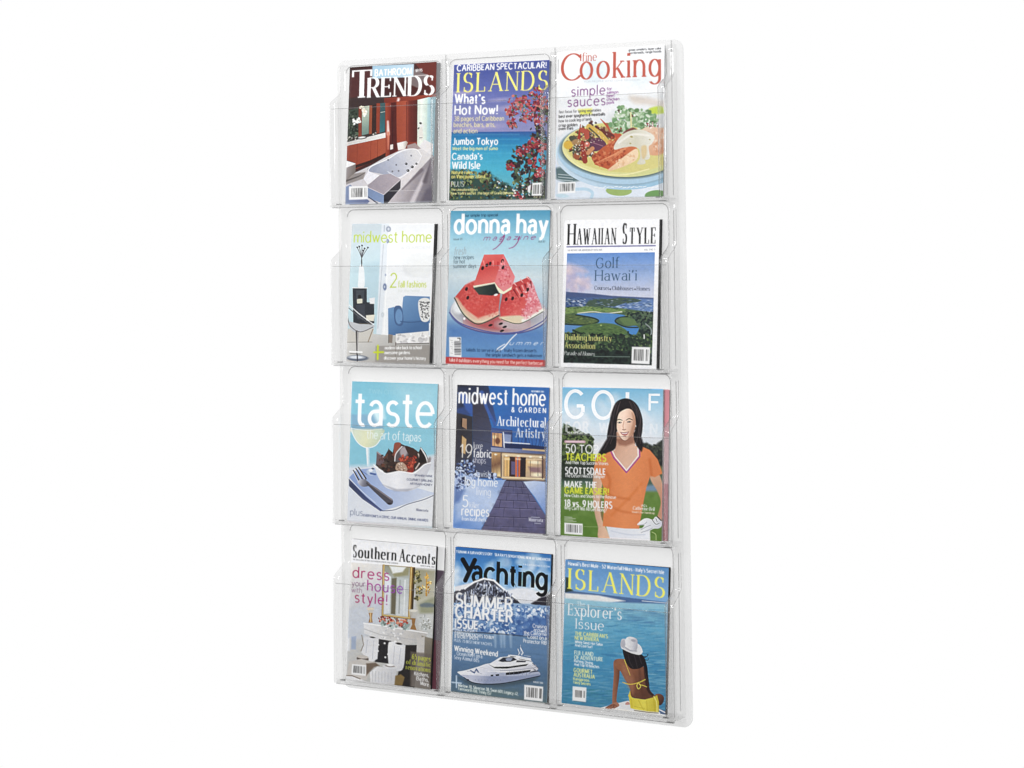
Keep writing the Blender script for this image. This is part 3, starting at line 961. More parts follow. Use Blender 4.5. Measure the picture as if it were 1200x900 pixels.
def cover_cooking():
    c = Cover([(50, 92), (600, 52), (583, 815), (50, 830)], (640, 40, 4.2833), 3)
    c.fill(lg((300, 60), (244, 245, 246), (300, 520), (226, 232, 238), .6, (238, 240, 242)))
    c.ell(240, 190, 60, 70, (216, 230, 238), 20, 20, .8)
    c.ell(470, 230, 60, 40, (222, 232, 236), 0, 18, .7)
    c.view(640, 130, 7.5)
    # cloth at the foot
    c.poly([(80, 480), (1040, 480), (1040, 800), (80, 800)], lg((100, 560), (216, 226, 238), (1000, 760), (226, 234, 244)), 10)
    c.line([(270, 690), (360, 690), (410, 720), (400, 770)], 26, (188, 216, 234), 3, True)
    c.ell(150, 745, 60, 16, (196, 220, 232), 4, 3)
    c.ell(640, 705, 112, 42, (158, 184, 106), 2, 2)
    c.ell(960, 740, 96, 40, (112, 160, 90), -4, 2)
    c.poly([(85, 510), (130, 500), (320, 610), (200, 640), (95, 600)], (96, 120, 124), 12)
    for y in (562, 585, 608):
        c.line([(112, y), (240, y + 12)], 5, (190, 204, 208), 2)
    c.poly([(560, 60), (760, 10), (1040, 60), (1040, 330), (500, 300)], (212, 212, 210), 40, True, .5)
    c.poly([(730, -110), (800, -120), (1040, -70), (1040, -10), (900, -40), (780, -50)], (214, 196, 180), 20, True, .6)
    c.poly([(905, -5), (1000, -30), (1040, 0), (1040, 30), (940, 44)], (196, 216, 70), 10, True)
    # plates
    c.ell(650, 405, 562, 290, lg((100, 200), (214, 228, 240), (900, 690), (158, 200, 226), .6, (186, 212, 232)), 3, 2)
    c.ell(655, 400, 530, 262, (140, 168, 186), 3, 8, .7)
    c.ell(650, 385, 548, 262, (176, 208, 230), 3, 3)
    c.ell(650, 362, 528, 240, (80, 98, 92), 3, 9, .8)
    c.ell(655, 350, 512, 236, lg((150, 250), (232, 226, 160), (900, 560), (212, 214, 146), .5, (226, 222, 150)), 3, 2)
    c.ell(655, 335, 482, 212, lg((200, 300), (214, 204, 120), (1000, 460), (220, 210, 132)), 3, 6)
    c.line([(190, 400), (300, 500), (500, 556), (700, 566), (900, 520)], 10, (238, 232, 172), 4, True)
    c.poly([(80, -20), (600, -20), (520, 60), (330, 110), (200, 170), (110, 240), (60, 250)], (240, 240, 242), 14)
    c.poly([(280, 0), (400, -10), (400, 40), (300, 44)], (232, 232, 90), 12)
    # vegetables
    c.scatter([(420, 210, 120), (330, 260, 110), (250, 300, 70), (560, 200, 80), (300, 380, 60), (370, 340, 60)], 260, (9, 24),
              [(120, 70, 52), (156, 62, 46), (92, 84, 56), (186, 140, 90), (84, 52, 60), (150, 110, 84), (70, 66, 50)], 3)
    c.ell(195, 310, 40, 36, (220, 178, 66), 0, 4)
    c.ell(240, 255, 34, 20, (80, 84, 66), 20, 4)
    c.ell(270, 285, 40, 26, (170, 132, 88), 0, 4)
    c.line([(290, 250), (302, 130)], [26, 6], (170, 60, 44), 2)
    c.line([(480, 85), (560, 170), (640, 240)], [6, 28, 60], (196, 86, 58), 3)
    c.line([(450, 165), (580, 240)], [30, 46], (110, 50, 46), 4)
    c.line([(375, 150), (470, 220), (550, 290)], [46, 62, 34], (214, 178, 84), 3)
    c.line([(380, 165), (470, 245)], 16, (96, 92, 62), 3)
    c.line([(320, 180), (355, 200), (360, 240)], 44, (186, 82, 64), 3)
    c.poly([(390, 265), (470, 250), (530, 310), (450, 365), (400, 345)], (104, 58, 86), 3, True)
    c.line([(410, 290), (500, 320)], 6, (166, 112, 130), 3)
    c.line([(320, 290), (345, 450)], [34, 44], (158, 56, 44), 3)
    c.ell(362, 305, 24, 24, (212, 112, 96), 0, 3)
    c.ell(360, 298, 10, 8, (246, 214, 204), 0, 3)
    c.ell(272, 410, 24, 28, (164, 86, 52), 0, 3)
    c.line([(370, 380), (410, 340)], 34, (206, 140, 96), 3)
    c.scatter([(270, 360, 40), (250, 340, 20), (420, 410, 40)], 40, (5, 10), [(96, 110, 84), (224, 220, 200), (70, 84, 66)], 2)
    c.scatter([(350, 260, 90), (300, 340, 70), (480, 220, 60)], 50, (3, 6), [(240, 220, 190), (230, 190, 150)], 2)
    # greens
    c.scatter([(680, 90, 90), (620, 150, 60), (760, 80, 90), (840, 80, 90), (920, 100, 60), (700, 160, 50), (660, 20, 50)], 430, (10, 26),
              [(150, 184, 140), (116, 160, 110), (188, 210, 178), (96, 136, 84), (214, 226, 206), (134, 172, 120)], 4)
    c.scatter([(660, 180, 40), (900, 130, 50), (760, 50, 30), (640, 20, 20), (980, 150, 30)], 40, (5, 11), [(110, 44, 50), (84, 50, 52), (150, 70, 64), (246, 242, 236)], 2)
    c.line([(745, 30), (750, 190)], 14, (222, 218, 160), 4)
    c.poly([(680, 200), (760, 160), (800, 190), (700, 230)], (130, 66, 62), 6, True)
    # fish
    c.poly([(850, 170), (1000, 160), (1040, 190), (1040, 370), (920, 400), (840, 330)], lg((850, 200), (232, 204, 178), (1030, 350), (226, 160, 120)), 5, True)
    c.scatter([(960, 220, 70), (980, 320, 50)], 60, (5, 14), [(240, 214, 190), (216, 150, 112), (236, 190, 160)], 4)
    c.poly([(400, 420), (500, 330), (640, 240), (790, 290), (800, 350), (780, 440), (570, 530), (430, 480)], lg((420, 400), (190, 82, 48), (780, 360), (214, 116, 72)), 3)
    c.scatter([(480, 430, 70), (560, 400, 80), (640, 380, 60), (600, 300, 60)], 190, (5, 16), [(168, 62, 36), (226, 140, 92), (204, 96, 56), (146, 54, 34)], 4, .6)
    for k in range(7):
        c.line([(430 + k * 24, 470 - k * 4), (540 + k * 30, 420 - k * 16), (640 + k * 20, 390 - k * 14)], 4, (238, 164, 116), 3, True, .7)
    c.poly([(545, 525), (600, 480), (700, 400), (795, 345), (800, 430), (700, 490), (575, 532)], lg((560, 520), (236, 196, 156), (790, 380), (246, 216, 178)), 4, True)
    c.scatter([(650, 470, 40), (740, 420, 36)], 40, (5, 12), [(250, 226, 196), (228, 180, 136)], 4, .7)
    # sauce
    c.poly([(600, 350), (612, 290), (680, 215), (780, 178), (880, 190), (950, 240), (930, 300), (900, 330), (910, 420), (870, 440), (850, 400), (870, 470), (800, 475), (825, 420), (815, 350), (760, 325), (680, 335)],
           lg((620, 300), (226, 220, 206), (940, 240), (238, 234, 222), .5, (214, 210, 190)), 4, True)
    c.poly([(835, 330), (880, 320), (880, 400), (845, 430)], (222, 198, 150), 8, True)
    c.line([(640, 290), (760, 220), (900, 230)], 14, (246, 242, 234), 9, True)
    for x, y, k in ((750, 240, 12), (740, 298, 8), (910, 265, 7)):
        c.ell(x, y, k, k * .7, (170, 160, 96), 20, 3)
    c.scatter([(910, 130, 34)], 16, (5, 10), [(60, 30, 36), (180, 60, 60), (246, 240, 236)], 2)
    for k in range(16):
        c.line([(430 + k * 35, 676 + 6 * math.sin(k)), (455 + k * 35, 672 + 5 * math.sin(k * 2))], 6, (244, 248, 250), 2)
    c.photo(0.06)
    c.barcode([(112, 632), (264, 626), (262, 720), (110, 726)], 4)
    c.view(640, 40, 4.2833)
    d = (60, 60, 66)
    c.text('great omelets, layer cake', 415, 86, 582, 76, 11, d, SANS)
    c.text('cornbreads, range hoods', 416, 102, 582, 92, 11, d, SANS)
    r = (196, 84, 66)
    st = dict(hx=.055, hy=.024, gap=.2, serif=.06)
    c.text('C', 70, 240, 178, 232, 136, r, st)
    c.text('fine', 178, 140, 252, 135, 44, r, ROMAN)
    c.text('ooking', 166, 232, 578, 216, 130, r, st)
    c.text('FOR PEOPLE WHO LOVE TO COOK', 190, 248, 470, 238, 8, (190, 196, 204), SANS)
    p = (124, 52, 128)
    c.text('simple', 124, 318, 296, 308, 48, p, dict(hx=.05, hy=.05, gap=.2))
    c.text('sauces', 105, 371, 297, 362, 48, p, dict(hx=.05, hy=.05, gap=.2))
    for i, w in enumerate(('for', 'salmon', 'beef', 'chicken', 'pork')):
        c.text(w, 304, 289 + i * 17.4, 304 + (26, 58, 40, 64, 38)[i], 286 + i * 17.4, 14, (134, 66, 140), SANS)
    c.text('fast focus for spring vegetables', 62, 404, 276, 394, 13, (100, 100, 104), SANS)
    c.text('best ever spaghetti & meatballs', 62, 427, 296, 415, 14, (30, 30, 34), BOLD)
    c.text('how to cook leg of lamb', 62, 450, 228, 440, 14, (90, 90, 96), SANS)
    c.text('crisp golden', 62, 472, 157, 468, 14, (40, 40, 44), BOLD)
    c.text('oven fries', 62, 489, 136, 485, 14, (40, 40, 44), BOLD)
    c.line([(56, 130), (56, 200)], 3, (150, 150, 150), 2)
    return c


def cover_midwest():
    c = Cover([(142, 97), (555, 92), (525, 798), (108, 790)], (380, 240, 4.2857), 4)
    c.fill((240, 242, 244))
    c.poly([(135, 90), (300, 90), (285, 660), (100, 660)], lg((140, 100), (206, 216, 222), (280, 600), (196, 222, 230), .5, (200, 226, 234)), 2)
    c.poly([(205, 300), (285, 280), (265, 640), (190, 500)], (184, 212, 224), 14, False, .7)
    c.poly([(292, 90), (330, 90), (290, 650), (262, 650)], (226, 232, 238), 3)
    c.line([(300, 200), (270, 620)], 4, (196, 202, 210), 2)
    c.line([(330, 110), (300, 660)], 5, (250, 252, 252), 2)
    c.poly([(560, 250), (420, 300), (400, 320), (420, 355), (520, 360), (540, 320)], (228, 230, 232), 8, True)
    for r in (20, 40, 60):
        c.ell(480, 300, r * 1.2, r, (236, 238, 238), 0, 6, .8)
    # floor
    c.poly([(108, 640), (330, 655), (540, 660), (530, 800), (100, 800)], lg((200, 650), (214, 212, 208), (300, 790), (178, 176, 172)), 3)
    c.poly([(112, 625), (250, 620), (240, 692), (110, 695)], (208, 204, 196), 3)
    c.line([(110, 693), (240, 690)], 3, (150, 146, 140), 1.5)
    c.line([(245, 625), (220, 690)], 5, (158, 140, 120), 1.5)
    # cabinet
    c.poly([(143, 418), (215, 418), (215, 490), (252, 490), (252, 595), (205, 600), (145, 605)], (50, 54, 62))
    c.poly([(160, 430), (202, 430), (200, 490), (160, 490)], (70, 76, 84), 2)
    c.poly([(165, 475), (192, 473), (192, 495), (165, 497)], (222, 220, 200))
    c.ell(178, 463, 9, 10, (40, 40, 44))
    c.poly([(228, 470), (256, 466), (254, 498), (230, 498)], (236, 236, 238), 2)
    c.poly([(210, 556), (255, 552), (250, 585), (212, 582)], (232, 226, 210), 2)
    c.poly([(160, 505), (205, 500), (205, 580), (165, 575)], (66, 70, 80), 2)
    c.line([(143, 418), (217, 418)], 5, (240, 242, 244), 1.5)
    # vase
    c.poly([(178, 310), (198, 310), (205, 380), (200, 415), (172, 415), (172, 380)], (240, 244, 246), 2, True)
    for x, y in ((168, 215), (178, 210), (192, 205), (205, 220), (222, 215), (198, 230)):
        c.line([(190, 310), (190, 270), (x, y)], 3, (84, 80, 84), 1.2, True)
        c.ell(x, y, 5, 4, (60, 52, 60), 30, 1.2)
    # chair
    c.line([(125, 505), (170, 545), (248, 602)], 5, (240, 242, 244), 1.5)
    c.line([(122, 520), (170, 560), (246, 612)], 4, (90, 92, 98), 1.5)
    c.poly([(118, 590), (180, 600), (250, 605), (240, 622), (180, 642), (140, 635)], (196, 198, 202), 2, True)
    c.line([(116, 560), (130, 610), (180, 640), (245, 615)], 4, (110, 108, 110), 1.5, True)
    c.line([(175, 598), (240, 600)], 4, (110, 100, 92), 1.5)
    c.line([(164, 640), (164, 760)], [14, 7], (84, 80, 80), 2)
    c.line([(168, 640), (168, 750)], 3, (222, 220, 220), 1.5)
    c.ell(165, 772, 56, 15, (104, 112, 128), 0, 2)
    c.ell(160, 768, 40, 8, (226, 232, 240), 0, 3)
    c.line([(165, 758), (165, 786)], 6, (60, 60, 70), 2)
    c.line([(126, 740), (188, 742)], 8, (246, 246, 246), 2)
    c.line([(128, 750), (180, 752)], 3, (90, 90, 90), 1.5)
    # sofa
    b = (98, 140, 186)
    c.poly([(398, 462), (410, 455), (530, 458), (530, 590), (385, 585), (392, 520)], lg((400, 460), (112, 152, 196), (500, 580), (84, 124, 172)), 2)
    c.poly([(322, 520), (350, 512), (375, 520), (395, 580), (525, 575), (525, 650), (345, 655), (322, 650)], lg((330, 540), (108, 150, 196), (400, 650), (74, 112, 160)), 2)
    c.poly([(352, 520), (372, 505), (392, 520), (398, 590), (380, 608), (356, 590)], (74, 104, 148), 2, True)
    c.ell(376, 560, 18, 38, (110, 150, 196), 0, 2)
    c.line([(385, 585), (440, 588), (525, 578)], 5, (66, 98, 142), 2, True)
    c.poly([(474, 480), (530, 474), (528, 572), (486, 576)], (226, 226, 224), 2, True)
    c.scatter([(480, 484), (526, 480), (524, 570), (488, 572)], 70, (3, 5), [(90, 90, 92), (140, 140, 140)], 1)
    c.poly([(324, 650), (345, 652), (342, 694), (322, 692)], (140, 128, 118), 2)
    c.line([(324, 652), (324, 694)], 3, (90, 84, 80))
    # table with cloth
    c.poly([(360, 648), (440, 640), (525, 630), (525, 690), (360, 696)], (234, 232, 230), 2)
    c.scatter([(370, 650), (520, 640), (520, 685), (370, 690)], 26, (5, 12), [(206, 204, 204), (248, 248, 248), (190, 188, 190)], 2)
    c.line([(358, 698), (525, 692)], 4, (96, 88, 84))
    c.line([(360, 690), (356, 780)], 4, (110, 90, 84))
    c.poly([(258, 710), (528, 700), (525, 798), (255, 792)], (152, 146, 140), 3, False, .75)
    c.photo(0.035)
    # lettering
    y = (190, 210, 52)
    c.text('midwest home', 150, 190, 540, 186, 55, y, dict(hx=.05, hy=.045, gap=.13))
    c.text('& GARDEN', 388, 222, 530, 218, 12, (226, 228, 230), LIGHT)
    c.ell(326, 122, 12, 14, (140, 150, 172), 0, 2)
    c.ell(326, 122, 6, 8, (220, 226, 234), 0, 2)
    for x, y0, k, q in ((322, 182, 6, 10), (306, 412, 9, 17), (294, 552, 8, 13), (310, 352, 3, 5)):
        c.ell(x, y0, k, q, (98, 116, 158) if y0 != 552 else (200, 208, 212), 0, 2)
        c.ell(x - 1, y0, k * .4, q * .4, (214, 222, 234), 0, 2)
    c.line([(305, 104), (304, 134)], 3, (150, 160, 176), 1.5)
    c.text('2', 330, 416, 366, 415, 72, y, LIGHT)
    c.text('fall fashions', 372, 414, 513, 412, 32, (202, 216, 84), SANS)
    c.text('for the home', 372, 438, 480, 436, 14, (226, 230, 226), LIGHT)
    c.line([(250, 742), (296, 740)], 9, (206, 222, 40), 2)
    c.line([(270, 708), (268, 776)], 9, (206, 222, 40), 2)
    c.text('modern take back to school', 304, 726, 488, 722, 16, WHITE, SANS)
    c.text('awesome gardens', 302, 750, 430, 748, 16, WHITE, SANS)
    c.text("discover your home's history", 300, 777, 508, 776, 16, WHITE, SANS)
    return c


def cover_watermelon():
    c = Cover([(84, 55), (577, 45), (556, 836), (45, 822)], (510, 235, 4.2857), 5)
    c.fill(lg((300, 50), (84, 162, 198), (300, 830), (92, 140, 196), .2, (160, 204, 220), .42, (206, 220, 226), .62, (170, 200, 220), .8, (110, 156, 204)))
    c.poly([(60, 620), (560, 640), (560, 800), (45, 790)], lg((300, 620), (86, 128, 190), (300, 800), (104, 156, 208)), 30)
    # plate
    c.ell(322, 562, 250, 108, (84, 92, 150), 2, 2)
    c.ell(322, 556, 248, 106, lg((80, 500), (222, 224, 228), (540, 640), (196, 196, 206), .5, (170, 172, 182)), 2, 2)
    c.ell(310, 560, 200, 78, (150, 148, 158), 2, 18)
    c.ell(310, 610, 150, 40, (188, 90, 92), 2, 14)
    c.ell(400, 620, 90, 28, (196, 176, 180), 2, 10)
    c.line([(70, 560), (120, 610), (220, 645), (330, 662), (440, 650), (540, 600), (572, 555)], 6, (92, 96, 160), 1.5, True)
    c.ell(120, 530, 30, 36, (236, 238, 240), 20, 8)
    for x, y in ((278, 622), (330, 614), (350, 630), (336, 650)):
        c.ell(x, y, 11, 6, (30, 26, 32), -20, 1.5)
    # left wedge
    c.poly([(100, 480), (150, 420), (200, 396), (330, 440), (318, 560), (270, 600), (210, 606), (150, 570)], lg((130, 430), (206, 72, 70), (280, 610), (232, 118, 106), .45, (222, 84, 78), .75, (214, 78, 72)), 2)
    c.poly([(100, 484), (112, 488), (155, 545), (215, 588), (320, 552), (320, 570), (240, 612), (200, 612), (140, 570)], lg((100, 480), (206, 200, 168), (300, 580), (232, 214, 186)), 5)
    c.line([(104, 490), (150, 548), (212, 590), (316, 560)], 14, (236, 156, 140), 9, True, .6)
    c.line([(97, 486), (140, 566), (200, 614), (250, 608), (320, 572)], 6, (70, 84, 70), 2, True)
    c.scatter([(240, 500, 70), (180, 490, 50), (280, 540, 40), (200, 440, 40)], 260, (2, 8), [(196, 58, 60), (232, 116, 110), (206, 70, 68), (240, 140, 130)], 3, .35)
    c.line([(150, 426), (200, 402), (325, 446)], 6, (240, 150, 144), 5, True, .6)
    # right wedge
    c.poly([(340, 460), (395, 410), (470, 376), (485, 400), (540, 545), (440, 600), (330, 580), (325, 540)], lg((340, 450), (196, 60, 62), (480, 590), (232, 128, 120), .5, (222, 84, 82)), 2)
    c.poly([(440, 600), (468, 460), (478, 382), (490, 404), (542, 545)], lg((450, 450), (232, 134, 144), (520, 570), (240, 196, 192), .6, (226, 118, 130)), 3)
    c.poly([(330, 578), (438, 572), (446, 602), (400, 612), (335, 592)], (226, 210, 178), 5, True)
    c.poly([(438, 590), (490, 566), (540, 534), (542, 552), (450, 604)], (244, 240, 226), 4, True)
    c.line([(332, 590), (400, 612), (450, 604), (542, 551)], 4, (80, 96, 76), 1.5, True)
    c.scatter([(490, 520, 44), (475, 470, 36), (480, 430, 20), (460, 560, 30)], 240, (2, 6), [(244, 176, 184), (212, 88, 104), (236, 150, 158), (250, 210, 212)], 2, .6)
    c.scatter([(390, 520, 50), (400, 470, 40)], 140, (2, 7), [(200, 62, 64), (232, 120, 112), (240, 140, 132)], 3, .4)
    for k in range(7):
        c.line([(396 + k * 14, 442 - k * 7), (420 + k * 11, 480 - k * 8)], [9, 2], (244, 156, 152) if k % 2 else (150, 36, 46), 2.5)
    for x, y in ((398, 408), (430, 390), (462, 376)):
        c.line([(x, y), (x + 12, y + 14)], [7, 2], (246, 176, 172), 2)
    # top wedge
    c.poly([(248, 268), (345, 265), (400, 375), (385, 420), (340, 460), (300, 410), (192, 424)], lg((240, 270), (224, 104, 98), (290, 430), (232, 124, 116), .4, (216, 76, 74)), 2)
    c.poly([(345, 266), (402, 378), (388, 424), (345, 455), (300, 405)], lg((340, 300), (226, 112, 116), (360, 440), (236, 140, 144)), 3)
    c.scatter([(350, 350, 26), (352, 395, 36), (340, 320, 16)], 120, (3, 7), [(240, 158, 164), (212, 84, 96), (236, 132, 140)], 2, .7)
    c.poly([(192, 424), (300, 405), (318, 430), (345, 452), (388, 424), (384, 440), (345, 464), (310, 455), (195, 436)], (240, 236, 204), 2)
    c.poly([(192, 434), (300, 412), (312, 440), (325, 462), (285, 472), (220, 468)], lg((200, 440), (64, 78, 70), (310, 460), (30, 40, 42)), 3)
    for x, y in ((240, 335), (342, 330), (340, 298), (158, 440), (164, 484), (358, 490), (390, 485), (436, 468), (466, 440), (262, 320), (278, 312)):
        c.ell(x, y, 7, 10, (44, 22, 30), 20, 1.5)
    for k in range(5):
        c.line([(245 + k * 24, 300 + (k % 2) * 6), (250 + k * 22, 325)], [7, 2], (190, 44, 50) if k % 2 else (240, 140, 136), 3)
    c.ell(306, 468, 10, 5, WHITE, -20, 1.5)
    c.ell(145, 590, 6, 7, WHITE, 0, 1.5)
    c.photo(0.06)
    # lettering
    c.text('our simple trip special', 150, 83, 318, 78, 13, (40, 84, 110), SANS)
    c.text('donna hay', 98, 164, 566, 158, 92, WHITE, dict(hx=.085, hy=.08, gap=.11))
    c.text('magazine', 244, 198, 500, 190, 24, (150, 40, 110), dict(hx=.05, hy=.03, gap=.42), .3)
    c.line([(330, 196), (350, 170), (340, 200), (310, 232), (292, 242)], [3, 5, 4, 3], (150, 40, 110), 1, True)
    c.line([(415, 192), (425, 176), (415, 205), (395, 228), (372, 236)], [3, 5, 4, 3], (150, 40, 110), 1, True)
    g = (92, 112, 124)
    c.text('issue 01', 96, 198, 140, 196, 9, g, SANS)
    c.text('AUS $7', 518, 205, 552, 204, 9, g, SANS)
    c.text('fresh', 98, 270, 156, 268, 36, (150, 160, 166), HAIR, .2)
    c.text('new recipes', 96, 292, 196, 290, 19, g, LIGHT)
    c.text('for hot', 94, 314, 152, 312, 19, g, LIGHT)
    c.text('summer days', 92, 336, 208, 333, 19, g, LIGHT)
    c.line([(410, 665), (384, 690), (340, 740), (310, 752), (318, 738), (350, 718)], [4, 6, 5, 4], WHITE, 1, True)
    c.text('ummer', 372, 722, 540, 721, 20, (232, 240, 248), dict(hx=.04, hy=.03, gap=.5), .35)
    c.text('- salads to serve in jars', 140, 756, 330, 760, 17, (40, 70, 110), LIGHT)
    c.text('fruity frozen desserts', 346, 758, 510, 758, 17, (40, 70, 110), LIGHT)
    c.text('the simple sandwich gets a makeover', 252, 782, 540, 784, 17, (40, 70, 110), LIGHT)
    c.poly([(46, 786), (558, 798), (556, 838), (44, 822)], (206, 62, 60))
    c.text('take it outdoors', 64, 810, 180, 814, 19, (246, 226, 220), BOLD)
    c.text('everything you need for the perfect barbecue', 186, 814, 542, 823, 17, (246, 214, 206), SANS)
    c.poly([(66, 684), (128, 684), (128, 788), (66, 784)], (244, 244, 244))
    for k in range(9):
        c.line([(94, 706 + k * 8.4), (124, 707 + k * 8.4)], 3 + (k * 7 % 4), (60, 60, 66), 1)
    c.line([(110, 690), (122, 690), (122, 700)], 5, (60, 60, 66), 1)
    for k in range(7):
        c.line([(72 + (k % 3) * 6, 700 + k * 11), (84, 702 + k * 11)], 2, (150, 150, 150), 1)
    return c


def cover_hawaiian():
    c = Cover([(90, 77), (572, 70), (552, 826), (75, 815)], (640, 240, 4.2833), 6)
    c.fill((246, 246, 248))
    P = [(104, 246), (548, 240), (530, 806), (88, 794)]
    c.poly(P, lg((300, 240), (96, 140, 206), (300, 470), (210, 214, 232), .45, (150, 176, 222), .8, (196, 204, 230)), 1.5)
    c.poly([(96, 300), (160, 310), (210, 340), (150, 350), (96, 360)], (196, 190, 214), 12, True)
    c.scatter([(130, 370, 40), (160, 390, 46), (110, 340, 26), (120, 410, 34), (190, 400, 30)], 90, (8, 22), [(214, 198, 212), (196, 186, 212), (228, 208, 214), (176, 174, 210)], 7, .6)
    c.poly([(100, 440), (240, 450), (330, 460), (540, 470), (540, 490), (94, 480)], (74, 92, 138), 3)
    c.poly([(96, 466), (300, 470), (540, 476), (540, 540), (92, 520)], lg((100, 480), (66, 92, 140), (540, 510), (104, 136, 190)), 4)
    c.scatter([(100, 475), (200, 478), (200, 510), (96, 505)], 60, (2, 6), [(30, 50, 90), (180, 196, 220), (90, 116, 160), (230, 232, 238)], 1.5, 1, .5)
    c.scatter([(330, 500), (540, 490), (540, 540), (330, 520)], 70, (2, 8), [(180, 200, 226), (130, 160, 200), (80, 110, 160)], 2, 1, .5)
    c.poly([(200, 500), (240, 478), (330, 474), (420, 470), (480, 485), (400, 498), (320, 515), (210, 516)], (70, 92, 78), 3, True, 1, 6)
    c.poly([(94, 520), (200, 512), (330, 518), (440, 530), (540, 545), (535, 670), (90, 660)], (78, 104, 70), 4)
    c.poly([(94, 520), (200, 514), (400, 528), (380, 545), (250, 540), (94, 552)], (122, 150, 84), 4)
    c.scatter([(94, 516), (360, 516), (540, 545), (540, 575), (94, 560)], 190, (2, 7), [(52, 76, 60), (98, 130, 80), (40, 60, 56), (140, 162, 96)], 1.5, 1, .5)
    c.line([(160, 548), (240, 540), (300, 548), (380, 540)], 5, (222, 220, 196), 2, True)
    c.poly([(90, 560), (160, 556), (250, 580), (240, 600), (150, 605), (90, 600)], (90, 110, 66), 4, True)
    # lagoon
    c.poly([(150, 552), (230, 546), (330, 548), (400, 560), (360, 575), (350, 590), (400, 612), (450, 610), (465, 625), (440, 660), (380, 652), (340, 610), (260, 604), (150, 640), (90, 640), (90, 600), (200, 606), (260, 590), (230, 568)],
           lg((100, 620), (96, 144, 198), (460, 600), (74, 138, 206)), 2, True)
    c.line([(150, 556), (240, 572), (262, 590), (200, 606), (92, 602)], 7, (36, 54, 44), 2, True)
    c.line([(410, 562), (360, 572), (350, 592), (400, 615), (460, 618)], 7, (40, 56, 46), 2, True)
    c.poly([(140, 630), (200, 606), (280, 596), (360, 606), (410, 640), (390, 655), (200, 652), (140, 646)], (86, 116, 66), 3, True)
    c.scatter([(92, 560), (240, 570), (240, 600), (92, 602)], 60, (2, 7), [(60, 84, 56), (120, 140, 84), (48, 66, 52)], 2, .8, .5)
    c.scatter([(150, 630), (280, 598), (400, 635), (390, 652), (200, 650)], 70, (2, 7), [(64, 92, 52), (112, 142, 80), (54, 76, 50)], 2, .8, .5)
    c.scatter([(94, 470), (540, 480), (540, 520), (94, 515)], 120, (2, 7), [(40, 62, 96), (130, 156, 196), (70, 92, 120), (200, 210, 226), (84, 104, 90)], 1.5, .8, .4)
    c.line([(136, 632), (200, 652), (390, 660), (412, 640)], 9, (34, 52, 40), 2, True)
    c.ell(276, 608, 5, 3, (170, 190, 110))
    c.poly([(370, 570), (440, 575), (470, 600), (400, 606)], (98, 126, 78), 4, True)
    c.scatter([(400, 545), (545, 545), (532, 660), (470, 640), (470, 600)], 200, (4, 11), [(36, 52, 50), (60, 82, 70), (28, 40, 44), (86, 108, 84)], 2)
    c.line([(500, 600), (528, 630), (520, 680)], 6, (140, 150, 150), 2, True)
    c.poly([(88, 650), (300, 660), (535, 660), (528, 806), (85, 794)], (40, 56, 48), 6)
    c.scatter([(88, 645), (535, 655), (530, 740), (88, 720)], 460, (3, 10), [(34, 50, 42), (62, 90, 58), (46, 70, 50), (96, 120, 76), (24, 36, 36)], 2)
    c.scatter([(88, 730), (525, 740), (525, 806), (88, 794)], 200, (4, 12), [(26, 36, 36), (34, 50, 46), (20, 28, 30)], 3)
    c.line([(240, 762), (420, 764)], 3, (110, 130, 120), 1.5)
    c.line([(492, 655), (492, 672)], 6, (220, 222, 220), 1.5)
    # trimmed white margin round the picture
    for e in ([(60, 60), (104, 60), (104, 246), (88, 794), (88, 840), (60, 840)], [(548, 60), (600, 60), (600, 840), (520, 840), (530, 806), (548, 240)], [(60, 794), (88, 794), (530, 806), (580, 808), (580, 850), (60, 850)], [(104, 200), (550, 200), (548, 240), (104, 246)]):
        c.poly(e, (246, 246, 248), .8)
    c.photo(0.09)
    # lettering
    c.text('H', 106, 203, 146, 202, 106, (16, 16, 18), dict(hx=.05, hy=.018, gap=.1, serif=.05))
    c.text('AWAIIAN', 152, 202, 352, 199, 82, (16, 16, 18), dict(hx=.052, hy=.018, gap=.3, serif=.045))
    c.text('S', 382, 199, 408, 198, 106, (16, 16, 18), dict(hx=.055, hy=.018, gap=.1, serif=.05))
    c.text('TYLE', 418, 198, 552, 196, 82, (16, 16, 18), dict(hx=.052, hy=.018, gap=.26, serif=.045))
    c.line([(103, 213), (550, 207)], 6, (86, 84, 146), 1.2)
    c.text('THE ARCHITECTURE AND DESIGN OF THE ISLANDS', 106, 235, 282, 232, 8, (150, 150, 156), LIGHT)
    c.text('VOL. 2 NO. 3', 494, 232, 548, 230, 8, (150, 150, 156), LIGHT)
    t = (38, 76, 106)
    c.text('Golf', 250, 322, 366, 318, 52, t, ROMAN)
    c.text('Hawai`i', 246, 384, 455, 382, 52, t, ROMAN)
    c.text('Courses', 243, 430, 316, 431, 20, (46, 56, 80), ROMAN)
    c.text('Clubhouses', 332, 431, 438, 433, 20, (46, 56, 80), ROMAN)
    c.text('Homes', 456, 433, 522, 434, 20, (46, 56, 80), ROMAN)
    for x in (323, 447):
        c.ell(x, 427, 4, 4, (40, 46, 66))
    y = (226, 222, 130)
    c.text('Building Industry', 96, 681, 330, 687, 29, y, SERIF)
    c.text('Association', 94, 721, 246, 725, 29, y, SERIF)
    c.text('Parade of Homes', 92, 755, 244, 759, 19, (226, 228, 226), ROMAN, .2)
    c.barcode([(431, 714), (522, 716), (518, 800), (428, 796)], 6)
    return c


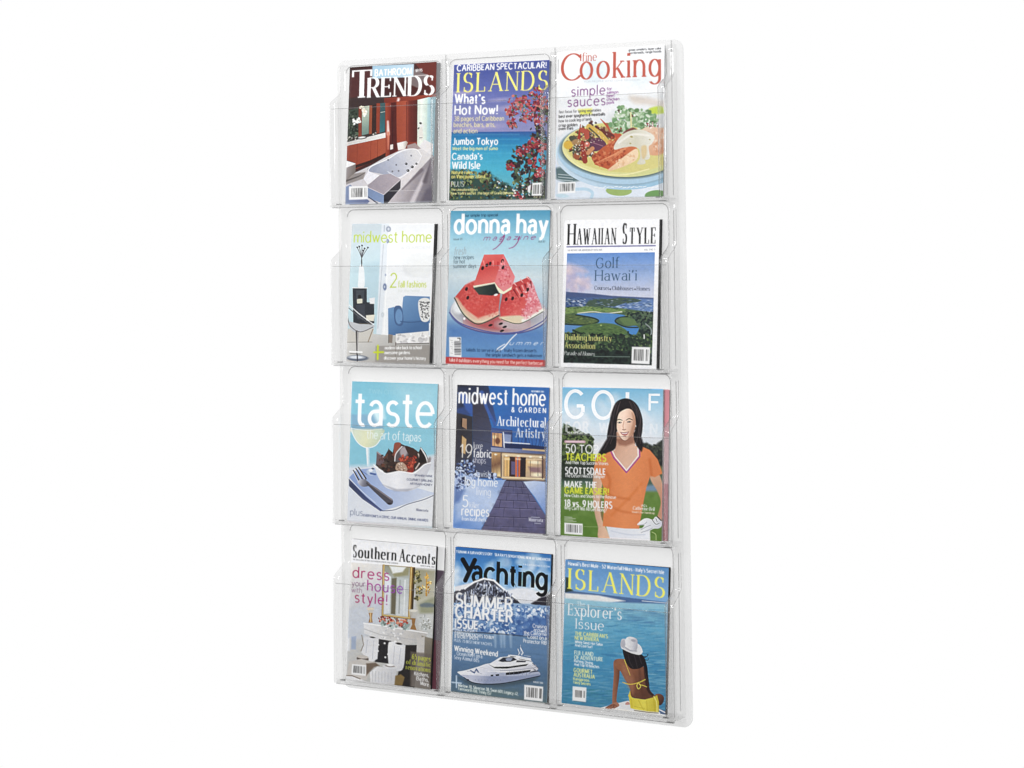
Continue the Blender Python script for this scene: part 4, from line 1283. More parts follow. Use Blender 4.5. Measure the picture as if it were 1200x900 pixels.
def cover_taste():
    c = Cover([(142, 73), (575, 85), (545, 803), (112, 785)], (380, 430, 4.2857), 7)
    c.fill(lg((140, 80), (126, 194, 216), (560, 600), (150, 208, 226)))
    c.poly([(330, 70), (580, 80), (575, 200), (420, 240)], (156, 208, 224), 40)
    c.view(400, 500, 8.1818)
    c.poly([(0, 390), (240, 380), (500, 330), (990, 260), (990, 960), (0, 960)], lg((100, 380), (214, 222, 234), (700, 880), (232, 234, 238), .4, (224, 228, 236)), 24)
    c.poly([(740, 300), (920, 260), (920, 420), (780, 420)], (210, 214, 222), 16, False, .7)
    # goblet
    c.poly([(98, 20), (400, 20), (395, 100), (330, 185), (240, 208), (160, 160), (110, 80)], lg((100, 60), (216, 226, 208), (400, 120), (196, 212, 186), .5, (226, 228, 190)), 3, True)
    c.poly([(95, -110), (420, -120), (410, 30), (100, 30)], (132, 178, 206), 12)
    c.line([(100, 20), (112, 80), (165, 165), (245, 208), (330, 188), (380, 130)], 9, (240, 246, 246), 3, True)
    c.line([(98, 24), (250, 40), (400, 26)], 6, (236, 244, 240), 3, True)
    c.poly([(330, 30), (395, 30), (360, 110), (310, 110)], (206, 224, 200), 16)
    c.poly([(240, 205), (275, 205), (275, 380), (258, 390), (250, 380)], lg((240, 300), (236, 242, 246), (276, 300), (190, 222, 234)), 2)
    c.poly([(240, 205), (262, 205), (262, 360), (252, 370)], (238, 244, 248), 3)
    # napkin
    c.poly([(70, 500), (150, 420), (340, 400), (640, 560), (915, 630), (680, 720), (400, 810), (230, 690)], lg((100, 520), (140, 164, 214), (800, 660), (206, 216, 236), .4, (170, 188, 226)), 3)
    c.poly([(70, 510), (240, 680), (400, 806), (380, 815), (200, 700), (70, 580)], lg((80, 560), (56, 64, 96), (380, 800), (88, 100, 150)), 3)
    c.line([(72, 520), (200, 660), (310, 745), (400, 808)], 7, (52, 66, 116), 2, True)
    c.line([(74, 505), (190, 620), (330, 735)], 5, (228, 234, 246), 3, True)
    c.line([(400, 810), (520, 795), (640, 740), (800, 690), (915, 636)], 7, (84, 100, 132), 2, True)
    c.ell(290, 440, 46, 34, (186, 202, 226), 0, 4)
    c.line([(190, 430), (250, 465)], 5, (80, 110, 180), 3)
    c.line([(285, 455), (330, 462)], 16, (62, 92, 160), 5)
    c.ell(306, 408, 12, 9, (66, 70, 96), 0, 3)
    c.ell(285, 425, 20, 14, (236, 240, 248), 0, 4)
    # fork
    for k, (x, y) in enumerate(((115, 430), (140, 412), (166, 400))):
        c.line([(x, y), (x + 58 + k * 6, y + 105)], [14, 20], (60, 56, 64), 2)
        c.line([(x - 6, y + 4), (x + 50 + k * 6, y + 108)], 6, (240, 240, 246), 2)
    c.poly([(155, 535), (215, 510), (255, 530), (280, 560), (240, 582), (190, 578)], lg((160, 540), (206, 208, 220), (270, 570), (84, 84, 96), .5, (130, 130, 144)), 2, True)
    c.line([(250, 550), (330, 610), (470, 720)], [20, 44, 64], (84, 80, 88), 3)
    c.line([(260, 545), (340, 600), (490, 700)], [5, 10, 14], (140, 132, 140), 3)
    c.ell(466, 736, 22, 7, (50, 44, 52), 0, 3)
    # bowl
    c.poly([(318, 372), (350, 400), (440, 452), (560, 428), (690, 440), (740, 410), (800, 360), (850, 340), (862, 370), (800, 500), (740, 580), (640, 615), (540, 615), (440, 590), (390, 540), (350, 470)],
           lg((340, 480), (226, 228, 234), (840, 480), (206, 206, 214), .4, (242, 242, 246)), 2.5, True)
    c.poly([(400, 560), (540, 600), (700, 590), (760, 560), (640, 618), (520, 618)], (166, 168, 182), 10, False, .8)
    c.poly([(336, 375), (356, 250), (420, 290), (462, 215), (500, 250), (520, 160), (560, 155), (620, 182), (700, 205), (745, 245), (770, 195), (815, 250), (850, 340), (800, 360), (740, 408), (690, 438), (560, 424), (440, 448), (380, 410)], (64, 48, 44), 3)
    c.poly([(345, 250), (400, 290), (430, 360), (380, 390), (340, 360)], (112, 92, 96), 4)
    c.line([(352, 250), (420, 300)], 14, (168, 152, 156), 4)
    c.scatter([(450, 340, 80), (420, 400, 50), (480, 290, 40)], 70, (6, 18), [(56, 40, 36), (104, 64, 50), (86, 72, 62), (40, 32, 32)], 4)
    c.poly([(460, 210), (480, 250), (500, 330), (450, 330)], (70, 50, 44), 3)
    c.poly([(510, 240), (520, 160), (580, 160), (560, 230), (520, 300)], (154, 82, 64), 4, True)
    c.poly([(520, 330), (540, 240), (590, 190), (640, 200), (650, 270), (580, 330)], (96, 88, 92), 4, True)
    c.ell(606, 240, 36, 46, (176, 164, 168), 10, 8)
    c.line([(520, 330), (532, 260), (590, 190)], 9, (240, 234, 230), 3, True)
    c.poly([(620, 185), (700, 210), (750, 250), (740, 300), (660, 270)], (70, 48, 42), 4, True)
    c.scatter([(640, 340, 66), (690, 320, 46), (600, 320, 40), (660, 400, 40)], 130, (6, 17), [(176, 66, 48), (204, 92, 66), (146, 48, 40), (112, 60, 48)], 3)
    c.poly([(545, 350), (600, 345), (640, 400), (620, 430), (550, 424), (525, 400)], (186, 156, 134), 4, True)
    c.scatter([(580, 390, 40)], 30, (4, 10), [(220, 200, 184), (130, 96, 80), (160, 130, 110)], 2)
    c.line([(745, 260), (760, 330), (720, 400)], 12, (206, 190, 180), 4, True)
    c.poly([(765, 195), (800, 240), (830, 330), (770, 350), (745, 340)], (44, 36, 36), 3)
    c.line([(770, 205), (815, 280), (836, 350)], 12, (240, 238, 234), 3, True)
    c.ell(846, 320, 16, 34, (150, 140, 140), 20, 6)
    c.line([(318, 372), (350, 402), (440, 454), (560, 430), (690, 444), (745, 412), (800, 362), (860, 342)], 12, (250, 250, 252), 2, True)
    c.photo(0.05)
    # lettering
    d = (84, 90, 120)
    c.text('SPANISH WINE', 708, 472, 876, 478, 18, d, LIGHT)
    c.text('GOURMET GRILLING', 634, 512, 878, 524, 20, d, LIGHT)
    c.text('ARTISAN HONEY', 664, 552, 876, 562, 20, d, LIGHT)
    c.text('Minnesota', 722, 800, 838, 806, 24, d, SERIFB)
    c.text('plus', 80, 858, 206, 864, 62, (104, 116, 150), LIGHT)
    c.text("EVERYONE'S A CRITIC, OUR ANNUAL DINING AWARDS", 212, 868, 838, 898, 22, (80, 92, 134), LIGHT)
    c.view(380, 430, 4.2857)
    c.poly([(245, 225), (300, 195), (310, 260), (270, 280)], (208, 236, 242), 10)
    c.text('TWIN CITIES', 226, 134, 386, 140, 22, (150, 206, 222), LIGHT)
    c.text('taste', 154, 294, 552, 300, 176, WHITE, dict(hx=.052, hy=.05, gap=.1))
    c.text('the art of tapas', 216, 362, 490, 374, 44, (236, 244, 244), LIGHT)
    return c


def cover_garden():
    c = Cover([(112, 90), (575, 103), (553, 838), (87, 812)], (510, 430, 4.2857), 8)
    c.fill(lg((300, 90), (44, 104, 178), (560, 420), (66, 118, 190)))
    c.poly([(300, 300), (380, 180), (575, 110), (570, 400), (300, 400)], (56, 100, 172), 30, False, .6)
    # bare trees in the sky
    for k in range(12):
        x = 420 + k * 12
        c.line([(x, 410), (x + 10 * math.sin(k), 350), (x + 24 * math.sin(k * 2.3), 260 + (k % 4) * 14)], [4, 2.5, 1.5], (44, 70, 128), 1.5, True)
    # roof and walls
    c.poly([(112, 85), (270, 95), (310, 270), (300, 300), (240, 130), (112, 150)], lg((112, 100), (40, 44, 60), (300, 280), (64, 84, 136)), 3)
    c.poly([(105, 180), (190, 190), (190, 240), (100, 260)], (56, 76, 128), 6)
    c.poly([(110, 100), (190, 110), (200, 190), (110, 210)], (50, 58, 84), 6)
    c.poly([(112, 130), (150, 130), (195, 200), (190, 250), (160, 220)], (60, 92, 164), 5)
    c.poly([(190, 140), (240, 135), (285, 300), (285, 560), (190, 560)], lg((190, 200), (62, 60, 74), (285, 400), (78, 84, 112)), 3)
    c.poly([(100, 230), (190, 250), (190, 560), (95, 520)], lg((100, 300), (56, 54, 60), (190, 500), (70, 70, 84)), 4)
    c.line([(236, 130), (262, 210), (305, 292)], [22, 14, 10], (64, 96, 168), 4)
    c.poly([(136, 258), (160, 262), (160, 315), (134, 300)], (164, 130, 104), 2)
    c.poly([(130, 260), (138, 258), (136, 305), (128, 300)], (40, 34, 34), 1.5)
    c.poly([(134, 345), (158, 365), (152, 440), (130, 430)], (206, 170, 120), 2.5)
    c.poly([(130, 340), (136, 345), (132, 440), (124, 430)], (60, 50, 48), 1.5)
    for y in (240, 300, 360, 420, 480, 520):
        c.line([(192, y), (284, y + 22)], 2, (52, 52, 68), 1.5, False, .5)
    # wing with lit rooms
    c.poly([(285, 305), (390, 318), (390, 420), (285, 412)], lg((290, 330), (66, 88, 148), (380, 400), (58, 62, 96)), 2)
    c.poly([(288, 330), (338, 334), (338, 402), (288, 396)], lg((290, 340), (196, 150, 112), (338, 400), (232, 178, 120)), 2)
    c.ell(316, 372, 12, 16, (120, 76, 62), 0, 3)
    c.ell(300, 352, 9, 9, (250, 220, 170), 0, 4)
    c.poly([(344, 336), (385, 340), (380, 400), (344, 402)], (140, 156, 196), 3)
    c.line([(345, 330), (350, 405)], 6, (222, 226, 236), 2)
    c.line([(350, 378), (476, 386)], 5, (226, 228, 238), 2)
    c.poly([(352, 384), (480, 390), (560, 400), (560, 418), (352, 408)], (40, 52, 92), 3)
    c.poly([(282, 404), (560, 418), (558, 436), (282, 424)], lg((290, 410), (150, 158, 190), (550, 420), (84, 96, 140)), 2)
    c.poly([(282, 424), (558, 436), (556, 452), (340, 440), (338, 560), (284, 556)], (118, 100, 90), 2)
    c.poly([(286, 430), (330, 432), (330, 552), (286, 546)], lg((290, 440), (214, 168, 110), (330, 540), (250, 222, 160), .5, (130, 92, 70)), 3)
    c.poly([(338, 432), (556, 446), (556, 560), (340, 556)], lg((345, 450), (196, 160, 120), (550, 500), (150, 116, 92)), 2)
    c.line([(345, 440), (550, 452)], 12, (236, 214, 176), 5)
    c.poly([(352, 452), (376, 454), (374, 550), (350, 548)], (236, 190, 120), 2)
    c.poly([(376, 450), (404, 452), (404, 552), (374, 550)], (64, 44, 46), 2)
    c.poly([(384, 474), (404, 476), (404, 540), (384, 540)], (104, 96, 134), 2)
    c.poly([(404, 452), (430, 454), (428, 552), (404, 552)], (214, 110, 66), 2)
    c.line([(416, 456), (416, 550)], 5, (120, 120, 170), 2)
    c.poly([(430, 452), (458, 454), (456, 552), (428, 552)], (50, 40, 46), 2)
    c.poly([(458, 464), (536, 470), (536, 552), (456, 552)], lg((460, 470), (232, 190, 128), (530, 540), (172, 150, 140), .5, (206, 176, 140)), 3)
    c.ell(500, 478, 30, 8, (252, 236, 200), 3, 4)
    c.poly([(470, 500), (530, 504), (530, 530), (480, 526)], (150, 116, 120), 6)
    c.ell(512, 540, 26, 10, (250, 236, 200), 0, 5)
    c.line([(340, 556), (545, 560)], 9, (246, 226, 182), 3)
    c.line([(342, 440), (340, 556)], 6, (226, 200, 160), 2)
    c.line([(540, 450), (540, 556)], 8, (96, 76, 74), 2)
    c.poly([(340, 562), (556, 566), (556, 584), (340, 576)], (44, 40, 56), 3)
    for x0, x1 in ((352, 374), (410, 428), (462, 496), (500, 534)):
        c.line([(x0, 462), (x1, 463)], 7, (252, 232, 190), 4, False, .8)
        c.line([((x0 + x1) / 2, 470), ((x0 + x1) / 2, 546)], 2.5, (112, 84, 66), 1.2)
    c.poly([(440, 408), (552, 414), (552, 424), (440, 416)], (236, 196, 132), 3, False, .8)
    for x in (300, 318):
        c.line([(x, 334), (x, 398)], 2.5, (110, 84, 72), 1.2)
    for x in (296, 312):
        c.line([(x, 436), (x, 548)], 2.5, (150, 116, 84), 1.2)
    for x, y in ((360, 446), (420, 447), (480, 450), (530, 452), (306, 440)):
        c.ell(x, y, 7, 4, (255, 246, 220), 0, 2.5)
    c.poly([(345, 556), (552, 562), (548, 572), (345, 566)], (214, 176, 130), 4, False, .7)
    # snow
    snow = lg((300, 560), (150, 178, 226), (120, 800), (104, 146, 214), .4, (196, 212, 240))
    c.poly([(90, 520), (200, 560), (280, 570), (358, 566), (330, 640), (230, 815), (85, 812)], snow, 3)
    c.poly([(440, 575), (500, 570), (560, 575), (556, 740), (500, 650)], lg((450, 580), (206, 218, 242), (550, 720), (128, 160, 220)), 3)
    c.poly([(100, 690), (180, 640), (260, 610), (300, 640), (200, 740), (100, 780)], (186, 206, 240), 16, False, .7)
    c.poly([(95, 600), (150, 620), (120, 680), (92, 690)], (84, 112, 176), 10, False, .7)
    # shrubs under snow
    c.scatter([(140, 500, 36), (170, 520, 34), (125, 540, 34), (180, 490, 24), (200, 550, 24), (110, 600, 26), (150, 580, 30), (290, 550, 18)], 260, (3, 9),
              [(176, 194, 232), (120, 146, 200), (70, 84, 130), (206, 218, 244), (46, 50, 80)], 2)
    # stone path
    c.poly([(352, 572), (444, 574), (520, 690), (556, 745), (552, 840), (228, 825), (300, 690)], lg((390, 575), (96, 96, 128), (380, 830), (92, 88, 118), .5, (104, 100, 138)), 2)
    for y, x0, x1 in ((600, 342, 462), (632, 328, 484), (668, 312, 506), (706, 296, 530), (752, 270, 552), (800, 244, 552)):
        c.line([(x0, y), (x1, y + 6)], 3, (62, 60, 84), 1.5)
        c.line([(x0, y + 4), (x1, y + 10)], 2, (128, 124, 160), 1.5)
    for k, (y0, y1) in enumerate(((575, 600), (600, 632), (632, 668), (668, 706), (706, 752), (752, 800), (800, 840))):
        for j in range(3):
            u = (j + (.35 if k % 2 else .75)) / 3
            x = 352 - (y0 - 572) * .46 + u * (92 + (y0 - 572) * 1.05)
            c.line([(x, y0), (x + (u - .5) * 22, y1 + 3)], 2.5, (64, 62, 88), 1.5)
    c.scatter([(340, 600), (450, 600), (550, 760), (550, 830), (240, 820)], 140, (6, 18), [(110, 108, 150), (82, 80, 112), (96, 92, 124)], 6, .35)
    c.photo(0.08)
    # lettering
    c.text('midwest home', 118, 183, 556, 194, 80, WHITE, dict(hx=.055, hy=.05, gap=.14))
    c.text('NOVEMBER 2001', 486, 126, 548, 128, 8, WHITE, SANS)
    c.text('& GARDEN', 386, 226, 558, 231, 25, WHITE, BOLD, track=.3)
    c.text('Architectural', 314, 295, 556, 304, 48, (240, 242, 246), SERIF)
    c.text('Artistry', 406, 352, 554, 358, 47, (226, 232, 242), SERIF)
    c.text('19', 124, 457, 186, 459, 68, (236, 232, 226), LIGHT)
    c.text('luxe', 194, 412, 240, 413, 32, (226, 226, 230), LIGHT)
    c.text('fabric', 192, 455, 286, 457, 40, (246, 246, 248), SANS)
    c.text('shops', 190, 484, 256, 486, 30, (210, 210, 222), LIGHT)
    c.text('lavish', 208, 552, 280, 554, 30, (230, 236, 246), LIGHT)
    c.text('log home', 148, 596, 316, 602, 42, (240, 244, 250), SANS)
    c.text('living', 208, 645, 280, 648, 38, (236, 240, 250), LIGHT)
    c.text('5', 134, 704, 166, 706, 56, (246, 248, 252), SANS)
    c.text('killer', 172, 708, 222, 710, 28, (226, 232, 246), LIGHT)
    c.text('recipes', 130, 748, 272, 752, 48, (250, 250, 252), SANS)
    c.text('from local chefs', 132, 774, 256, 778, 18, (240, 244, 252), LIGHT)
    c.text('Minnesota', 470, 772, 540, 776, 18, (236, 238, 246), SERIFB)
    c.line([(484, 752), (524, 754)], 3, (200, 204, 222), 1)
    c.line([(500, 782), (530, 784)], 3, (200, 204, 222), 1)
    return c


def cover_golf():
    c = Cover([(82, 58), (583, 70), (585, 835), (70, 800)], (640, 440, 4.2833), 9)
    c.fill(lg((300, 60), (120, 186, 222), (300, 340), (226, 228, 232), .35, (168, 206, 228), .7, (206, 220, 230)))
    c.scatter([(300, 230, 120), (480, 270, 80), (150, 220, 60)], 50, (14, 36), [(226, 230, 236), (206, 222, 234)], 14, .5)
    # fairway and trees
    c.poly([(75, 480), (300, 480), (590, 460), (590, 840), (65, 805)], lg((300, 480), (96, 128, 72), (300, 800), (92, 132, 48), .3, (108, 138, 66)), 3)
    c.poly([(78, 480), (590, 470), (590, 560), (78, 550)], (78, 106, 92), 8)
    c.poly([(440, 560), (590, 540), (590, 580), (440, 580)], (122, 150, 176), 8)
    c.poly([(82, 260), (100, 244), (140, 262), (175, 280), (215, 292), (235, 330), (240, 430), (230, 500), (76, 500)], (66, 84, 52), 6, True, 1, 8)
    c.scatter([(110, 290, 34), (160, 310, 40), (200, 330, 34), (130, 370, 50), (190, 400, 50), (100, 430, 30)], 320, (4, 11), [(52, 66, 42), (92, 112, 66), (118, 136, 84), (40, 50, 38)], 2)
    c.poly([(78, 440), (300, 420), (290, 520), (76, 520)], (44, 54, 46), 14)
    c.poly([(470, 360), (500, 335), (540, 350), (590, 330), (590, 490), (480, 480)], (58, 62, 56), 5, True, 1, 6)
    c.scatter([(500, 380, 30), (550, 380, 36), (570, 420, 30), (520, 430, 40)], 140, (4, 11), [(44, 48, 46), (74, 80, 66), (36, 40, 40)], 2)
    c.poly([(530, 460), (590, 455), (590, 500), (530, 490)], (116, 118, 70), 10)
    c.scatter([(80, 540), (300, 540), (300, 800), (80, 790)], 120, (10, 30), [(98, 134, 54), (84, 122, 44), (112, 146, 70)], 8, .4)
    c.scatter([(500, 600), (590, 600), (590, 820), (530, 820)], 60, (8, 24), [(98, 134, 54), (84, 122, 44), (112, 146, 70)], 8, .4)
    # masthead behind the figure
    m = (244, 246, 249)
    for ch, x0, x1, y0 in (('G', 92, 196, 207), ('O', 228, 342, 212), ('L', 398, 462, 216), ('F', 512, 570, 176)):
        c.text(ch, x0, y0, x1, y0 + (x1 - x0) * .02, 132 if ch != 'F' else 84, m, dict(hx=.07, hy=.065, gap=.2))
    c.text('FOR', 98, 278, 214, 282, 50, (236, 238, 240), dict(hx=.1, hy=.085, gap=.3), alpha=.6)
    c.text('WOMEN', 264, 284, 556, 292, 50, (240, 241, 243), dict(hx=.1, hy=.085, gap=.5), alpha=.4)
    c.text('THE ULTIMATE LIFESTYLE', 104, 286, 206, 290, 8, WHITE, SANS)
    # figure (printed photograph): arms, hair behind, neck, shirt
    skin = lg((240, 500), (206, 160, 130), (560, 560), (184, 136, 108))
    c.poly([(240, 460), (270, 430), (290, 480), (280, 560), (272, 640), (282, 720), (325, 820), (265, 815), (262, 760), (245, 690), (236, 600)], lg((236, 600), (204, 160, 132), (290, 600), (230, 188, 158)), 3, True)
    c.line([(283, 560), (276, 650), (286, 720)], 6, (150, 104, 82), 4, True)
    c.poly([(510, 440), (560, 480), (588, 560), (590, 690), (575, 740), (560, 720), (578, 640), (560, 580), (525, 520)], lg((520, 480), (222, 174, 142), (590, 600), (202, 150, 120)), 3, True)
    c.poly([(300, 750), (430, 765), (525, 770), (528, 836), (325, 826)], lg((300, 760), (226, 230, 240), (520, 830), (240, 242, 248)), 3)
    c.line([(330, 780), (420, 800), (500, 800)], 4, (206, 212, 226), 4, True)
    c.poly([(275, 385), (335, 375), (400, 360), (470, 350), (520, 372), (560, 420), (585, 490), (545, 510), (525, 500), (505, 560), (490, 640), (470, 770), (400, 768), (286, 755), (290, 680), (296, 580), (276, 520), (240, 470), (250, 410)],
           lg((260, 500), (224, 128, 72), (540, 500), (228, 132, 78), .5, (240, 146, 90)), 2.5)
    for p, w, k in (([(300, 560), (330, 600), (420, 620)], 10, (206, 108, 52)), ([(480, 540), (430, 600), (330, 700)], 12, (226, 124, 62)), ([(300, 640), (380, 680), (470, 690)], 9, (212, 112, 56)),
                    ([(520, 420), (530, 500)], 10, (206, 104, 50)), ([(290, 470), (320, 520), (310, 600)], 14, (208, 108, 52)), ([(400, 500), (460, 540), (480, 600)], 9, (242, 146, 86))):
        c.line(p, w, k, 7, True, .7)
    # neck and neckline
    c.poly([(345, 280), (450, 280), (446, 352), (470, 360), (468, 400), (404, 478), (335, 385), (345, 370)], lg((340, 350), (200, 152, 126), (440, 460), (232, 190, 164), .4, (226, 180, 154)), 3)
    c.poly([(350, 318), (445, 300), (442, 336), (400, 352), (366, 346)], (150, 98, 78), 6, False, .75)
    c.line([(326, 380), (340, 410), (404, 484), (470, 405), (468, 355)], 7, (176, 76, 150), 1.5)
    c.line([(334, 378), (346, 404), (404, 474), (462, 402), (460, 355)], 6, (246, 236, 240), 1.5)
    # hair
    c.poly([(385, 116), (425, 122), (460, 155), (482, 220), (480, 290), (468, 330), (478, 375), (450, 345), (452, 300), (440, 270), (352, 280), (352, 345), (338, 372), (300, 385), (270, 390), (310, 330), (305, 300), (322, 210), (345, 140)], (34, 28, 32), 2.5, True)
    c.poly([(345, 160), (322, 240), (312, 300), (290, 340), (262, 392), (300, 388), (330, 360), (352, 330), (350, 250)], (30, 24, 28), 5, True)
    c.poly([(470, 300), (486, 340), (478, 380), (462, 352), (452, 330)], (30, 24, 28), 5, True)
    for k in range(16):
        x = 322 + k * 10
        if 360 < x < 440:
            continue
        c.line([(390 + (x - 390) * .5, 130), (x, 200), (x + (-8 if k % 2 else 6), 270), (x + (-30 if x < 390 else 2), 340)], 2.2, ((96, 78, 76), (70, 58, 60), (12, 10, 12))[k % 3], 1.6, True, .8)
    for p in ([(350, 150), (335, 220), (325, 300), (290, 370)], [(362, 150), (345, 230), (340, 310)], [(440, 150), (470, 220), (468, 310)], [(450, 170), (462, 250), (455, 330)]):
        c.line(p, 4, (84, 72, 76), 3, True, .7)
    # face
    c.view(660, 450, 8.1846)
    c.poly([(520, 290), (560, 255), (620, 235), (665, 260), (690, 330), (690, 400), (665, 470), (620, 525), (585, 535), (550, 505), (515, 430), (505, 360)], lg((510, 380), (238, 200, 176), (690, 400), (206, 158, 130), .35, (248, 216, 196)), 3, True)
    c.poly([(655, 270), (690, 330), (690, 410), (660, 480), (620, 525), (650, 430), (668, 350)], (176, 124, 98), 9, True, .7)
    c.line([(515, 345), (535, 336), (565, 345)], [6, 9, 5], (50, 34, 34), 2, True)
    c.line([(600, 345), (630, 330), (662, 342)], [5, 9, 6], (50, 34, 34), 2, True)
    for x, y in ((540, 366), (630, 360)):
        c.ell(x, y, 19, 8, (72, 48, 46), -3, 2)
        c.ell(x - 8, y, 5, 4, (236, 226, 222), 0, 1.5)
        c.ell(x + 9, y, 4, 4, (226, 214, 208), 0, 1.5)
        c.ell(x, y, 7, 8, (36, 24, 26), 0, 1.5)
    c.line([(582, 350), (572, 400), (578, 425)], [6, 8, 6], (206, 154, 128), 4, True)
    c.line([(566, 430), (580, 436), (600, 430)], [5, 8, 5], (140, 84, 70), 2.5, True)
    c.poly([(550, 458), (585, 464), (625, 455), (612, 482), (588, 490), (562, 480)], (176, 78, 80), 2.5, True)
    c.poly([(556, 462), (588, 468), (618, 460), (604, 474), (570, 474)], (244, 234, 230), 2, True)
    c.line([(548, 458), (586, 463), (628, 454)], 4, (124, 50, 54), 2, True)
    c.line([(570, 498), (600, 497)], 6, (170, 110, 90), 3)
    c.line([(536, 500), (590, 540), (650, 500), (680, 440)], 5, (130, 86, 72), 4, True, .8)
    c.ell(545, 300, 30, 22, (250, 222, 202), -30, 12, .7)
    c.ell(532, 415, 14, 18, (246, 208, 186), 0, 9, .7)
    c.ell(697, 400, 7, 10, (250, 244, 236), 0, 2)
    c.poly([(515, 350), (540, 270), (620, 220), (560, 225), (505, 300), (490, 360), (510, 440)], (30, 24, 28), 4, True)
    c.poly([(690, 300), (720, 360), (715, 460), (690, 560), (672, 480), (696, 420)], (30, 24, 28), 4, True)
    # glove
    c.view(660, 550, 9)
    c.poly([(790, 575), (850, 525), (900, 515), (950, 530), (985, 500), (1040, 530), (1050, 590), (1020, 625), (960, 630), (900, 660), (830, 680), (800, 660), (850, 610), (860, 590), (800, 590)], lg((800, 560), (246, 246, 248), (1030, 620), (214, 216, 224), .5, (232, 234, 240)), 3, True)
    for p in ([(800, 588), (860, 580), (890, 555)], [(825, 640), (880, 610), (930, 590)], [(830, 668), (900, 645), (950, 620)]):
        c.line(p, 5, (150, 154, 168), 3, True)
    c.line([(945, 530), (985, 580), (1020, 570)], 6, (60, 58, 66), 2, True)
    c.line([(1000, 500), (1040, 540)], 12, (36, 34, 40), 2)
    c.line([(985, 520), (1000, 555)], 5, (90, 90, 100), 2)
    c.line([(945, 665), (985, 690), (990, 750)], 8, (172, 196, 120), 2, True)
    c.line([(220, 598), (380, 606)], 3, (170, 190, 130), 1.5)
    c.view(640, 440, 4.2833)
    c.photo(0.05)
    y = (226, 232, 60)
    c.line([(98, 327), (192, 329)], 12, (226, 176, 196), 1.5)
    c.line([(102, 327), (188, 329)], 4, (246, 226, 232), 1.5)
    c.text('50 TOP', 97, 382, 262, 388, 41, WHITE, SANS)
    c.text('TEACHERS', 97, 420, 302, 428, 36, y, BOLD)
    c.text('And Their Top Success Stories', 98, 438, 312, 446, 15, (240, 240, 240), SANS)
    c.text('SCOTTSDALE', 95, 488, 300, 496, 33, WHITE, BOLD)
    c.text('The Desert Mecca Sampler', 94, 504, 296, 512, 16, (236, 236, 236), SANS)
    c.text('MAKE THE', 92, 556, 256, 562, 32, WHITE, BOLD)
    c.text('GAME EASIER!', 92, 586, 316, 596, 32, y, BOLD)
    c.text('New Clubs and Shoes to the Rescue', 92, 604, 352, 616, 15, (240, 240, 240), SANS)
    c.text('18 vs. 9 HOLERS', 91, 652, 334, 666, 34, WHITE, BOLD)
    c.text("Why Can't We All Get Along?", 91, 668, 306, 682, 17, (240, 240, 240), SANS)
    c.text("JAG's", 478, 656, 508, 658, 10, WHITE, SANS)
    c.text('Catherine Bell', 437, 672, 546, 680, 18, WHITE, ROMAN, .2)
    c.text('lowers her handicap', 434, 688, 548, 696, 10, (246, 226, 206), SANS)
    for k in range(4):
        c.line([(92, 706 + k * 7), (130 + (k * 17 % 30), 709 + k * 7)], 3, (206, 214, 196), 1)
    c.barcode([(91, 735), (184, 742), (184, 800), (91, 792)], 9)
    return c


